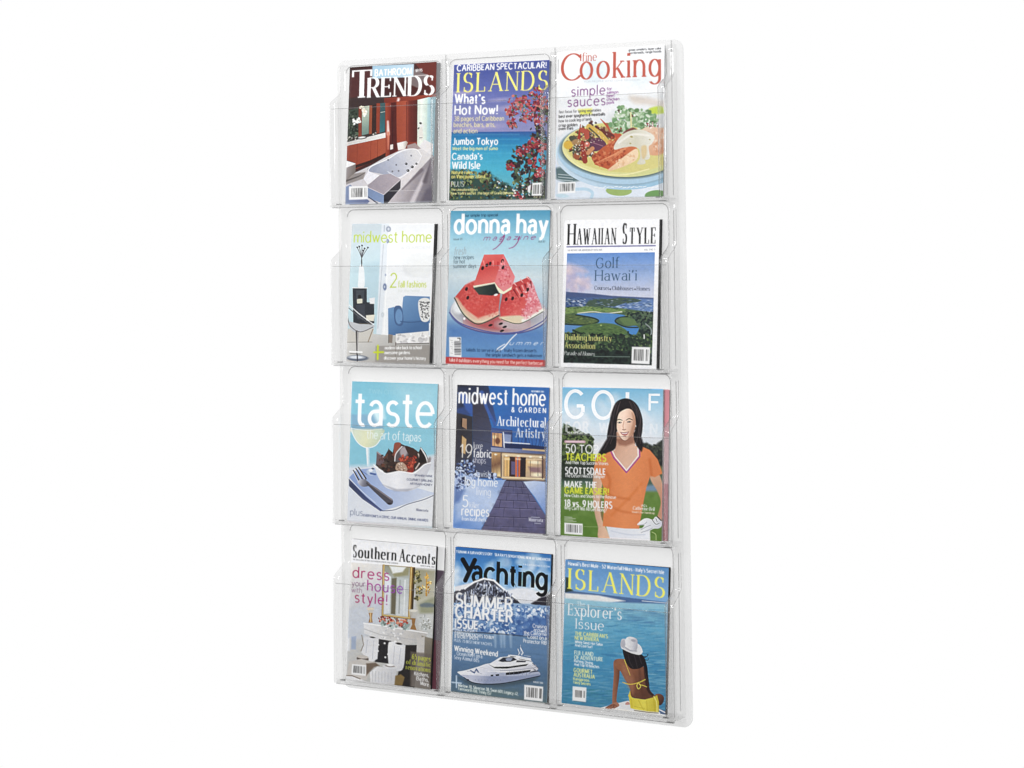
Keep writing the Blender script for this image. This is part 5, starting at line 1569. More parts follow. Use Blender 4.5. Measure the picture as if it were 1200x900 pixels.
def cover_accents():
    c = Cover([(148, 52), (557, 85), (540, 808), (100, 750)], (380, 620, 4.2857), 10)
    c.fill((240, 240, 242))
    c.view(400, 640, 5.2917)
    c.poly([(58, 95), (575, 130), (565, 895), (10, 830)], lg((60, 120), (226, 224, 222), (560, 700), (186, 186, 180), .4, (206, 206, 206)), 2)
    c.poly([(60, 100), (270, 110), (240, 420), (40, 560)], lg((60, 120), (228, 224, 218), (240, 420), (196, 202, 214)), 8)
    c.poly([(40, 380), (240, 330), (240, 480), (140, 560), (30, 560)], (206, 212, 222), 14, False, .8)
    c.poly([(450, 130), (578, 140), (570, 400), (470, 400)], lg((460, 140), (150, 146, 120), (570, 300), (196, 194, 176)), 8)
    # painting on the right
    c.poly([(480, 350), (520, 320), (575, 300), (572, 400), (490, 400)], (158, 160, 132), 10)
    c.poly([(490, 345), (530, 335), (575, 345), (574, 360), (500, 362)], (112, 124, 130), 6, True)
    c.poly([(470, 420), (575, 400), (570, 620), (520, 600), (480, 520)], (206, 208, 206), 10)
    c.scatter([(520, 440, 30), (510, 480, 26), (540, 470, 26)], 50, (3, 8), [(236, 238, 240), (170, 174, 170), (150, 150, 140)], 2)
    # mirror
    c.poly([(258, 108), (455, 122), (440, 440), (250, 420)], (134, 98, 48), 2)
    c.poly([(272, 112), (425, 124), (414, 425), (262, 410)], lg((280, 120), (150, 152, 140), (420, 400), (206, 210, 206), .5, (180, 186, 182)), 2)
    c.poly([(290, 112), (420, 124), (415, 170), (330, 180)], (150, 146, 112), 6)
    c.poly([(300, 115), (400, 122), (380, 150), (320, 160)], (226, 228, 226), 5)
    c.poly([(272, 150), (310, 180), (300, 400), (264, 405)], (222, 226, 232), 4)
    c.poly([(314, 190), (345, 185), (335, 410), (308, 405)], (110, 104, 84), 4)
    c.poly([(345, 180), (415, 190), (410, 415), (340, 410)], lg((345, 200), (186, 192, 190), (410, 400), (216, 220, 222)), 4)
    c.line([(365, 200), (358, 400)], 6, (150, 156, 152), 3)
    c.line([(395, 200), (388, 410)], 5, (236, 240, 240), 3)
    for p, w in (([(266, 110), (256, 412)], 9), ([(432, 124), (420, 430)], 12), ([(256, 412), (424, 430)], 9)):
        c.line(p, w, (186, 150, 84), 2)
        c.line([(p[0][0] + 2, p[0][1]), (p[1][0] + 2, p[1][1])], 2.5, (238, 216, 150), 1.2)
    c.line([(450, 130), (440, 380)], 12, (66, 54, 36), 2)
    c.scatter([(470, 200, 26), (480, 260, 24), (470, 160, 16), (470, 310, 16)], 80, (3, 9), [(96, 92, 56), (150, 140, 84), (60, 60, 40), (190, 176, 120)], 2)
    c.line([(526, 155), (526, 290)], [6, 12], (196, 146, 62), 2)
    c.scatter([(526, 180, 12), (522, 230, 22), (530, 260, 18), (545, 215, 10), (490, 250, 10)], 60, (3, 7), [(226, 180, 84), (178, 124, 44), (250, 226, 160), (130, 84, 30)], 1.5)
    # mantel
    c.poly([(138, 462), (230, 470), (440, 490), (540, 520), (520, 560), (410, 600), (230, 560), (140, 530)], lg((140, 480), (232, 232, 234), (520, 540), (196, 192, 188)), 3)
    c.line([(138, 464), (330, 492), (535, 524)], 7, (246, 246, 246), 2)
    c.line([(140, 500), (240, 535), (470, 570)], 4, (186, 186, 188), 3)
    c.scatter([(290, 525, 50), (340, 540, 40)], 26, (4, 9), [(248, 248, 248), (196, 196, 200)], 3)
    c.poly([(500, 540), (575, 560), (570, 880), (500, 760)], lg((500, 560), (140, 132, 118), (570, 800), (92, 84, 74)), 4)
    c.poly([(470, 560), (520, 545), (515, 770), (470, 760)], (206, 202, 198), 3)
    # berries on the mantel
    c.scatter([(250, 440, 20), (290, 446, 24), (330, 455, 26), (370, 460, 24), (400, 458, 14)], 120, (4, 9), [(176, 60, 48), (206, 96, 78), (140, 44, 40), (226, 150, 120), (110, 80, 50)], 1.5)
    c.scatter([(260, 470, 18), (320, 480, 24), (400, 484, 22)], 40, (5, 11), [(150, 170, 168), (190, 206, 204), (110, 124, 118)], 2)
    # hurricane lamps
    c.poly([(160, 365), (205, 365), (196, 405), (170, 405)], (206, 202, 196), 3)
    c.poly([(170, 400), (195, 400), (190, 430), (195, 460), (168, 460), (176, 430)], (166, 122, 70), 2)
    c.ell(182, 376, 22, 7, (226, 214, 190), 0, 2)
    c.line([(182, 400), (182, 455)], 6, (230, 196, 140), 2)
    c.poly([(420, 375), (475, 378), (465, 435), (430, 432)], (196, 194, 188), 3, False, .9)
    c.poly([(436, 430), (462, 432), (456, 470), (468, 505), (428, 500), (440, 470)], (160, 116, 66), 2)
    c.ell(448, 385, 26, 8, (222, 218, 206), 0, 2)
    # fireplace, chairs, dining table
    c.poly([(215, 560), (310, 575), (290, 720), (205, 710)], (44, 42, 46), 3)
    c.poly([(385, 600), (470, 600), (460, 880), (340, 860), (360, 740)], (46, 42, 42), 3)
    c.poly([(140, 545), (180, 550), (232, 560), (222, 690), (180, 715), (120, 650)], lg((130, 560), (222, 222, 226), (220, 700), (236, 236, 238)), 3)
    c.poly([(290, 600), (320, 580), (390, 598), (398, 620), (380, 760), (300, 740)], lg((300, 600), (240, 240, 242), (390, 740), (216, 216, 220)), 3, True)
    for p in ([(160, 570), (150, 650)], [(200, 575), (190, 690)], [(330, 610), (322, 720)], [(370, 620), (358, 720)]):
        c.line(p, 4, (196, 198, 206), 3)
    c.ell(192, 553, 16, 5, (60, 56, 56), 8, 2)
    c.ell(358, 592, 20, 7, (50, 46, 48), 10, 2)
    for x, y in ((228, 600), (225, 640), (268, 590), (290, 660), (272, 680)):
        c.ell(x, y, 6, 6, (236, 236, 238), 0, 2)
    c.poly([(60, 550), (90, 545), (86, 630), (56, 630)], (150, 170, 206), 4, False, .7)
    c.poly([(20, 560), (50, 560), (48, 640), (20, 640)], (228, 230, 234), 6)
    c.line([(125, 540), (135, 600), (118, 640)], 6, (150, 140, 130), 2)
    c.ell(128, 690, 38, 20, (96, 84, 76), 5, 2)
    c.ell(128, 678, 38, 11, (206, 198, 190), 5, 2)
    c.poly([(40, 710), (120, 690), (230, 720), (180, 750), (150, 830), (20, 820)], (206, 200, 194), 4)
    c.poly([(150, 720), (210, 715), (235, 735), (200, 745), (150, 800)], (120, 104, 90), 5)
    c.poly([(172, 780), (220, 740), (300, 750), (345, 760), (330, 860), (175, 850)], lg((180, 780), (232, 232, 234), (330, 840), (206, 206, 210)), 3)
    for k in range(7):
        c.line([(190 + k * 20, 770 + k * 2), (188 + k * 20, 840)], 4, (186, 188, 194), 3, False, .7)
    c.ell(300, 740, 46, 14, (222, 222, 224), 5, 2)
    c.ell(300, 736, 30, 8, (150, 140, 136), 5, 2)
    c.ell(302, 730, 22, 8, (246, 246, 246), 5, 2)
    c.poly([(335, 800), (370, 790), (395, 810), (380, 865), (330, 862)], (134, 110, 66), 4)
    c.poly([(20, 800), (60, 805), (120, 825), (160, 850), (20, 838)], (236, 236, 238), 4)
    c.line([(20, 800), (60, 802), (110, 822)], 5, (110, 92, 80), 3)
    c.poly([(430, 640), (565, 660), (560, 892), (430, 870)], (110, 100, 92), 6, False, .75)
    c.poly([(500, 650), (520, 652), (516, 880), (440, 870), (440, 800)], (130, 122, 116), 6, False, .6)
    c.photo(0.08)
    c.barcode([(60, 725), (150, 732), (146, 802), (54, 792)], 10)
    # lettering
    k = (24, 24, 26)
    st = dict(hx=.075, hy=.024, gap=.2, serif=.05)
    c.text("S", 78, 66, 103, 68, 74, k, st)
    c.text('outhern', 110, 68, 340, 84, 68, k, st)
    c.text('A', 358, 88, 394, 91, 74, k, st)
    c.text('ccents', 400, 92, 576, 107, 68, k, st)
    c.text('THE MAGAZINE OF FINE SOUTHERN INTERIORS AND GARDENS', 78, 82, 352, 104, 8, (130, 130, 134), LIGHT)
    c.text('MARCH-APRIL 2002', 488, 116, 572, 124, 8, (130, 130, 134), LIGHT)
    p = lg((80, 200), (176, 44, 96), (380, 240), (158, 76, 170), .6, (180, 50, 130))
    S2 = dict(hx=.06, hy=.055, gap=.2)
    c.text('dress', 74, 184, 298, 202, 62, p, S2)
    c.text('your', 68, 236, 150, 240, 34, (120, 60, 110), LIGHT)
    c.text('house', 162, 262, 382, 280, 62, lg((160, 240), (176, 60, 140), (380, 260), (150, 84, 190)), S2)
    c.text('with', 66, 274, 130, 278, 30, (160, 120, 150), LIGHT)
    c.text('style!', 84, 334, 286, 350, 62, p, S2)
    y = (206, 212, 70)
    c.text('65 pages', 440, 690, 558, 706, 34, y, SERIF)
    c.text('of dramatic', 404, 722, 560, 742, 30, y, SERIF)
    c.text('renovations', 402, 756, 558, 776, 30, y, SERIF)
    for i, (w, x0) in enumerate((('Kitchens,', 456), ('Baths,', 470), ('More', 496))):
        c.text(w, x0, 796 + i * 31, 550, 808 + i * 31, 24, WHITE, SANS)
    return c


def cover_yachting():
    c = Cover([(103, 70), (585, 103), (560, 853), (75, 795)], (510, 625, 4.2857), 11)
    c.fill(lg((300, 80), (50, 112, 184), (300, 300), (176, 204, 228), .5, (84, 146, 206)))
    c.scatter([(420, 250, 110), (520, 240, 70), (320, 200, 70), (480, 160, 60), (130, 230, 50)], 90, (12, 34), [(196, 216, 234), (150, 190, 222), (222, 230, 238), (110, 160, 210)], 10, .5)
    c.poly([(360, 290), (440, 270), (530, 290), (585, 300), (580, 340), (380, 350)], (226, 228, 234), 8, True)
    # masthead: heavy round-ended strokes, the summit in front of it
    k = (14, 14, 18)
    c.line([(140, 134), (172, 190)], 24, k, 1.5)
    c.line([(200, 136), (152, 238)], 23, k, 1.5)
    c.text('achting', 184, 241, 564, 278, 108, k, dict(hx=.085, hy=.085, gap=.08))
    # mountain
    c.poly([(98, 270), (170, 252), (210, 245), (160, 300), (98, 330)], (226, 226, 230), 4)
    c.poly([(90, 300), (150, 280), (190, 250), (240, 228), (290, 232), (330, 270), (400, 325), (440, 360), (90, 370)], lg((200, 250), (74, 74, 84), (300, 350), (54, 54, 66)), 3, False, 1, 7)
    c.line([(150, 278), (196, 246), (245, 228), (295, 236), (340, 276), (400, 322)], [6, 10, 9, 10, 6], (240, 242, 246), 2.5)
    for p in ([(250, 240), (240, 280), (220, 300)], [(270, 245), (290, 280)], [(215, 250), (200, 280)], [(300, 260), (330, 300)], [(255, 260), (262, 300)]):
        c.line(p, [7, 2], (186, 192, 206), 2.5)
    for k in range(26):
        x = 120 + k * 10.6
        y = 246 + abs(x - 265) * .42
        c.line([(x, y + 6), (x + (k % 5 - 2) * 5, y + 26 + (k * 7 % 5) * 9), (x + (k % 3 - 1) * 14, y + 52 + (k * 5 % 4) * 8)], [6, 4, 1.5], ((206, 214, 228), (150, 160, 184), (110, 118, 140))[k % 3], 2)
    c.scatter([(110, 330), (240, 250), (290, 250), (420, 345), (420, 360), (100, 360)], 130, (3, 9), [(96, 104, 128), (44, 46, 58), (140, 150, 174), (58, 60, 74), (186, 194, 210)], 2)
    c.grain(10, 14, .22, 5, [(110, 320), (190, 255), (250, 235), (300, 245), (400, 330), (400, 360), (110, 360)])
    c.poly([(480, 350), (530, 320), (585, 300), (585, 370), (500, 362)], (50, 46, 56), 4, False, 1, 5)
    # glacier
    c.poly([(92, 350), (300, 352), (420, 350), (580, 362), (572, 540), (400, 510), (88, 490)], lg((300, 350), (150, 182, 218), (300, 510), (84, 124, 180)), 3)
    c.scatter([(95, 355), (578, 365), (570, 530), (400, 508), (92, 488)], 800, (4, 12), [(196, 214, 236), (110, 148, 200), (226, 234, 244), (78, 118, 178), (146, 178, 216), (66, 104, 164)], 1.6)
    c.scatter([(410, 420), (570, 430), (570, 530), (420, 510)], 140, (6, 18), [(70, 108, 172), (90, 130, 190), (60, 96, 158)], 4, .6)
    c.line([(88, 492), (300, 504), (400, 512), (572, 530)], [5, 8, 6], (52, 62, 84), 4)
    # water
    c.poly([(86, 496), (300, 508), (570, 524), (560, 860), (75, 800)], lg((300, 500), (104, 140, 180), (300, 840), (96, 118, 128), .35, (96, 132, 174), .65, (84, 114, 146)), 4)
    for x in (330, 345, 378, 300):
        c.line([(x, 512), (x + 2, 570)], [14, 6], (176, 200, 224), 6, False, .7)
    c.scatter([(90, 560), (560, 580), (552, 840), (80, 790)], 160, (12, 34), [(92, 126, 160), (80, 112, 144), (110, 138, 164)], 5, .35, .12)
    # yacht
    c.view(520, 720, 8.1786)
    c.poly([(130, 600), (240, 640), (560, 655), (800, 610), (920, 585), (860, 640), (560, 690), (260, 690)], (70, 84, 92), 16, False, .7)
    c.poly([(130, 552), (210, 535), (330, 500), (430, 470), (600, 480), (800, 520), (905, 545), (920, 578), (860, 596), (700, 630), (540, 655), (380, 662), (270, 645), (190, 600), (150, 575)], lg((300, 500), (240, 240, 246), (400, 660), (174, 182, 206), .55, (222, 224, 236)), 2, True)
    c.poly([(150, 578), (400, 590), (700, 590), (915, 566), (915, 582), (860, 598), (540, 657), (380, 662), (270, 646)], lg((300, 590), (196, 200, 220), (400, 660), (150, 160, 190)), 3)
    c.line([(190, 605), (280, 655), (420, 668), (560, 660), (740, 625), (918, 586)], 8, (44, 46, 62), 2.5, True)
    # decks: three tiers with dark window bands
    c.poly([(400, 505), (470, 468), (640, 470), (880, 480), (905, 520), (880, 545), (520, 560)], lg((420, 500), (226, 228, 238), (880, 500), (206, 206, 216)), 2)
    c.poly([(425, 478), (470, 452), (560, 448), (850, 452), (862, 478), (800, 480), (600, 512), (490, 512)], (238, 238, 244), 2)
    c.poly([(428, 478), (478, 502), (620, 498), (812, 470), (790, 490), (600, 518), (488, 516)], (30, 32, 40), 1.8)
    c.line([(440, 474), (520, 494), (640, 488), (816, 464)], 5, (250, 250, 252), 1.5, True)
    c.poly([(470, 452), (540, 408), (640, 400), (830, 424), (845, 450), (700, 462), (560, 466)], (232, 234, 242), 2)
    c.poly([(520, 446), (566, 412), (664, 408), (700, 432), (640, 452), (560, 454)], (48, 52, 64), 2)
    c.poly([(590, 424), (620, 412), (658, 418), (640, 444), (600, 442)], (150, 162, 190), 3)
    c.poly([(700, 438), (790, 442), (780, 456), (690, 456)], (70, 70, 82), 2)
    c.poly([(604, 402), (636, 384), (720, 392), (760, 408), (700, 414)], (244, 244, 248), 2)
    c.poly([(640, 394), (700, 398), (690, 406), (630, 404)], (86, 90, 104), 1.5)
    c.line([(620, 390), (720, 402), (832, 422)], 9, (248, 248, 250), 1.8)
    c.line([(720, 424), (838, 446)], 5, (110, 100, 98), 1.8)
    c.line([(846, 462), (905, 512)], 5, (110, 106, 114), 1.8)
    c.line([(830, 480), (890, 524)], 4, (236, 236, 242), 1.5)
    c.line([(540, 536), (700, 530), (880, 506)], 5, (150, 152, 168), 2, True)
    c.line([(420, 545), (600, 545), (880, 528)], 4, (250, 250, 252), 1.5, True)
    c.poly([(592, 556), (700, 545), (832, 528), (828, 548), (700, 572), (592, 580)], (28, 30, 38), 1.5)
    for x in (630, 670, 712, 752, 790):
        c.line([(x, 545), (x, 578)], 3, (120, 126, 146), 1.2)
    c.poly([(446, 578), (472, 575), (472, 592), (448, 594)], (30, 32, 40), 1.5)
    c.poly([(494, 573), (528, 570), (528, 588), (496, 590)], (30, 32, 40), 1.5)
    c.line([(840, 548), (900, 540)], 12, (80, 82, 96), 3)
    for k in range(9):
        c.ell(300 + k * 30, 628 + (k % 2), 4, 3, (120, 126, 150), 0, 1.5)
    c.ell(228, 630, 12, 11, (60, 62, 80), 0, 2)
    c.line([(255, 540), (290, 560), (310, 525), (330, 555)], 12, (62, 92, 142), 3)
    c.line([(220, 545), (300, 545), (360, 570)], 5, (186, 186, 200), 2.5)
    c.line([(345, 505), (420, 520)], 4, (206, 206, 216), 2)
    c.line([(820, 560), (880, 530), (860, 520)], 6, (90, 92, 104), 2)
    c.line([(710, 330), (725, 370), (715, 382)], 8, (236, 238, 244), 2)
    c.line([(735, 318), (758, 365), (745, 385)], 10, (244, 244, 248), 2)
    c.line([(735, 290), (740, 380)], 3, (220, 226, 236), 1.5)
    c.line([(770, 390), (830, 400)], 3, (226, 228, 236), 1.5)
    c.photo(0.08)
    # lower lettering
    c.poly([(200, 700), (700, 740), (700, 790), (300, 760)], (96, 122, 118), 30, False, .6)
    c.text('Cruising', 852, 122, 984, 132, 36, WHITE, LIGHT)
    c.text('around', 862, 158, 984, 168, 34, WHITE, LIGHT)
    c.text('the California', 768, 188, 984, 202, 34, WHITE, LIGHT)
    c.text('Coast on a', 802, 226, 984, 240, 36, WHITE, LIGHT)
    c.text('Protector RIB', 762, 266, 984, 286, 34, WHITE, LIGHT)
    c.text('COOL ALASKA', 104, 162, 292, 172, 26, (226, 234, 246), LIGHT)
    c.text('EXPEDITION YACHTS TO BUY', 104, 196, 480, 238, 30, WHITE, SANS)
    c.text('8 SECRET SPOTS', 100, 226, 330, 246, 28, WHITE, BOLD)
    c.text('PLUS: 75 BEST NEW YACHTS', 98, 262, 460, 300, 26, (206, 220, 236), LIGHT)
    c.text('Winning Weekend', 98, 348, 516, 404, 50, WHITE, BOLD)
    c.text('Ocean Reef on a', 122, 392, 366, 420, 36, (226, 234, 244), LIGHT)
    c.text('Sexy Azimut 68S', 96, 428, 336, 458, 36, (216, 226, 240), LIGHT)
    c.line([(118, 590), (118, 700)], 12, (206, 226, 246), 3)
    c.line([(75, 652), (165, 660)], 12, (206, 226, 246), 3)
    c.text('Marlow 78, Silverton 38, Swan 601, Legacy 42,', 136, 692, 710, 774, 28, (232, 240, 236), SANS)
    c.text('Farnsworth 108, Trinity 157', 136, 724, 450, 772, 28, (222, 232, 226), LIGHT)
    c.text('AUGUST 2001', 856, 650, 950, 662, 14, WHITE, SANS)
    c.barcode([(770, 672), (952, 690), (946, 832), (768, 812)], 11)
    c.view(510, 625, 4.2857)
    c.text("TSUNAMI: A SURVIVOR'S STORY", 106, 100, 288, 112, 13, WHITE, BOLD)
    c.text("SEA RAY'S SENSATIONAL NEW 60 SUNDANCER", 300, 113, 580, 136, 13, WHITE, BOLD)
    c.text('YACHTINGNET.COM', 442, 158, 576, 168, 8, WHITE, SANS, track=.2)
    st = dict(hx=.09, hy=.085, gap=.08)
    for s, x0, y0, x1, y1, h in (('SUMMER', 102, 362, 390, 386, 60), ('CHARTER', 99, 422, 390, 448, 60), ('ISSUE', 98, 474, 216, 484, 44)):
        c.text(s, x0 + 5, y0 + 5, x1 + 5, y1 + 5, h, (70, 100, 150), st, alpha=.6)
        c.text(s, x0, y0, x1, y1, h, WHITE, st)
    return c


def cover_islands_hat():
    c = Cover([(93, 65), (588, 103), (572, 812), (72, 752)], (640, 640, 4.0909), 12)
    c.fill(lg((300, 80), (96, 150, 206), (300, 250), (126, 172, 216)))
    c.poly([(90, 205), (120, 215), (300, 235), (580, 268), (580, 290), (90, 250)], lg((100, 230), (84, 110, 150), (570, 270), (74, 108, 160)), 3)
    c.poly([(94, 150), (112, 152), (115, 200), (130, 215), (92, 222)], (52, 66, 58), 4)
    c.poly([(90, 225), (250, 236), (380, 262), (300, 272), (90, 256)], (226, 226, 226), 4)
    c.poly([(88, 250), (300, 268), (582, 276), (575, 820), (70, 760)], lg((300, 260), (150, 196, 214), (300, 780), (70, 138, 176), .25, (104, 176, 210), .55, (74, 152, 196)), 5)
    c.scatter([(88, 290), (580, 300), (572, 810), (74, 750)], 520, (10, 34), [(120, 180, 208), (58, 126, 176), (96, 164, 202), (140, 192, 214), (66, 140, 188)], 3, .45, .16)
    c.scatter([(420, 500), (580, 500), (572, 800), (420, 780)], 120, (8, 26), [(150, 200, 220), (54, 118, 166), (120, 178, 206)], 2.5, .5, .14)
    c.scatter([(90, 660), (380, 700), (360, 790), (80, 740)], 90, (8, 26), [(50, 122, 150), (84, 160, 176), (64, 138, 164)], 3, .5, .16)
    c.scatter([(380, 300), (580, 320), (580, 380), (380, 360)], 40, (10, 30), [(74, 128, 176), (90, 144, 186)], 4, .5, .12)
    c.line([(460, 262), (582, 272)], 3, (206, 220, 230), 1.5)
    # rail / raft
    c.view(670, 730, 8.1833)
    c.poly([(270, 815), (420, 775), (540, 745), (700, 790), (830, 850), (900, 870), (900, 890), (560, 850), (300, 822)], (232, 232, 234), 3)
    c.poly([(840, 820), (905, 845), (905, 880), (850, 870)], (86, 112, 150), 3)
    c.line([(840, 830), (905, 862)], 12, (226, 232, 240), 3)
    # figure (printed photograph): hand and arm on the left, back, hair, hat
    s0, s1, s2 = (150, 96, 68), (122, 76, 56), (92, 58, 46)
    c.poly([(408, 360), (440, 345), (470, 360), (462, 440), (455, 540), (440, 640), (430, 740), (440, 790), (395, 800), (390, 700), (396, 600), (404, 480), (400, 400)], lg((400, 500), (166, 110, 82), (460, 500), (110, 68, 52)), 3, True)
    c.poly([(395, 770), (435, 760), (455, 795), (400, 818), (320, 822), (350, 795)], (176, 120, 96), 3, True)
    for k, (x, y) in enumerate(((322, 818), (345, 824), (372, 824), (404, 820))):
        c.line([(400 + k * 4, 785), (x + 30, y - 18), (x, y)], [14, 11, 7], (150, 98, 76) if k % 2 else (128, 82, 64), 2)
    c.poly([(515, 770), (540, 755), (560, 780), (520, 785)], (206, 150, 140), 3, True)
    c.poly([(430, 350), (500, 345), (560, 360), (640, 400), (690, 420), (720, 520), (750, 640), (800, 700), (780, 730), (700, 735), (600, 720), (555, 690), (560, 630), (500, 520), (465, 460), (420, 420)],
           lg((430, 400), (158, 102, 74), (740, 640), (104, 66, 52), .45, (140, 88, 64)), 3, True)
    c.poly([(480, 400), (540, 420), (600, 560), (590, 680), (560, 640), (500, 520)], (172, 116, 86), 18, True, .7)
    c.line([(650, 440), (660, 560), (680, 700)], [14, 20, 26], (100, 62, 48), 12, True, .7)
    c.poly([(690, 410), (730, 500), (750, 640), (790, 690), (760, 690), (715, 620)], (64, 42, 38), 5, True)
    c.poly([(800, 690), (850, 680), (885, 710), (880, 760), (850, 790), (820, 770)], lg((800, 700), (140, 88, 66), (880, 760), (76, 50, 42)), 3, True)
    c.line([(505, 350), (530, 420), (560, 500)], [8, 6, 5], (226, 196, 84), 2)
    c.line([(490, 570), (560, 588), (640, 572), (705, 542)], 8, (232, 196, 76), 2, True)
    c.line([(640, 570), (625, 600), (640, 632), (662, 606), (640, 572)], 8, (240, 208, 90), 2, True)
    c.line([(650, 590), (690, 600), (718, 612)], 7, (236, 200, 80), 2, True)
    # hair
    c.poly([(490, 250), (560, 280), (670, 300), (700, 350), (700, 400), (650, 435), (580, 440), (540, 410), (510, 350)], (38, 32, 36), 3, True)
    c.poly([(660, 310), (700, 340), (725, 420), (735, 520), (745, 600), (715, 500), (690, 400)], (34, 28, 32), 3, True)
    for p in ([(680, 320), (720, 320), (735, 300)], [(700, 350), (728, 356), (738, 340)], [(700, 330), (730, 310), (720, 296)]):
        c.line(p, [9, 6, 3], (36, 30, 36), 2, True)
    for p in ([(540, 300), (560, 380), (590, 430)], [(600, 310), (620, 380), (630, 430)], [(650, 320), (670, 390)]):
        c.line(p, 5, (74, 66, 70), 3, True, .7)
    # hat
    c.poly([(472, 230), (470, 190), (500, 150), (640, 200), (680, 270), (650, 302), (560, 280), (490, 250)], lg((480, 200), (206, 206, 212), (670, 280), (240, 240, 242)), 2.5, True)
    c.poly([(510, 220), (520, 150), (560, 130), (620, 150), (632, 190), (620, 260), (560, 250)], lg((510, 180), (244, 244, 246), (630, 200), (184, 184, 194), .6, (222, 222, 228)), 2.5, True)
    c.poly([(470, 190), (500, 160), (515, 200), (500, 235), (478, 225)], (186, 186, 196), 5, True)
    c.line([(512, 232), (560, 262), (622, 268)], 10, (174, 174, 186), 4, True)
    c.ell(592, 168, 24, 12, (176, 176, 188), 15, 4)
    c.line([(480, 238), (560, 280), (650, 300), (678, 272)], 8, (248, 248, 250), 2.5, True)
    # shorts
    c.poly([(545, 700), (600, 722), (700, 735), (790, 712), (820, 690), (838, 760), (838, 855), (740, 850), (620, 832), (565, 818), (555, 760)], lg((550, 740), (226, 206, 62), (830, 800), (206, 186, 52), .5, (236, 222, 84)), 3)
    for p in ([(570, 730), (580, 810)], [(640, 740), (690, 835)], [(720, 745), (725, 840)], [(785, 715), (800, 850)], [(600, 800), (700, 822)]):
        c.line(p, 7, (196, 172, 44), 5, False, .6)
    c.poly([(540, 700), (560, 650), (566, 690), (580, 720)], (232, 208, 70), 3)
    c.line([(790, 705), (815, 760), (820, 850)], 10, (244, 232, 120), 4, True)
    c.line([(600, 838), (740, 858), (830, 864)], 7, (110, 96, 60), 3)
    c.photo(0.08)
    # lettering
    c.view(640, 640, 4.0909)
    c.text("Hawaii's Best Mule - 52 Waterfall Hikes - Italy's Secret Isle", 106, 92, 566, 133, 17, WHITE, BOLD)
    c.text('ISLANDS', 108, 205, 568, 248, 98, (246, 240, 96), dict(hx=.058, hy=.02, gap=.26, serif=.075))
    c.text('The', 148, 287, 186, 290, 22, (226, 236, 240), ROMAN)
    c.text("Explorer's", 106, 331, 362, 353, 56, WHITE, ROMAN)
    c.text('Issue', 142, 395, 276, 405, 48, WHITE, ROMAN)
    y = (238, 240, 150)
    c.text("THE CARIBBEAN'S", 138, 427, 296, 441, 18, y, BOLD)
    c.text('NEW RIVIERA', 137, 448, 253, 458, 18, y, BOLD)
    c.text('White Sand, Hot Salsa', 138, 464, 270, 477, 12, WHITE, SANS)
    c.text('And Cool Surf', 138, 480, 222, 489, 12, WHITE, SANS)
    c.text('FIJI: LAND', 135, 519, 226, 528, 19, (226, 240, 220), BOLD)
    c.text('OF ADVENTURE', 134, 542, 272, 552, 19, (226, 240, 220), BOLD)
    c.text('Rafting, Diving,', 134, 556, 226, 566, 12, WHITE, SANS)
    c.text('And Top 10 Beaches', 134, 572, 254, 584, 12, WHITE, SANS)
    c.text('GOURMET', 131, 603, 222, 612, 19, y, BOLD)
    c.text('AUSTRALIA', 131, 625, 233, 636, 19, y, BOLD)
    c.text('Kangaroos', 130, 642, 206, 650, 13, y, SANS)
    c.text('Tasty Secrets', 129, 658, 212, 668, 13, y, SANS)
    c.poly([(127, 672), (193, 678), (190, 750), (125, 742)], (244, 246, 246))
    c.barcode([(132, 682), (192, 688), (190, 738), (130, 732)], 12)
    c.line([(130, 742), (190, 749)], 3, (70, 110, 130), 1)
    return c

# ------------------------------------------------------------------ the magazines
paper = printed_paper()
white_pages = page_edges('white_page_edges', (.62, .62, .62), (.82, .82, .81))
grey_pages = page_edges('grey_page_edges', (.30, .30, .32), (.72, .72, .73), 26)
shaded_pages = page_edges('shaded_page_edges', (.012, .012, .014), (.03, .03, .032))  # near-black colour paints in the shade on these fore-edges
blue_pages = page_edges('blue_grey_page_edges', (.12, .14, .22), (.5, .52, .56), 30)
ZT, ZB = .85, 1.65                      # how far out a cover stands at its head and foot


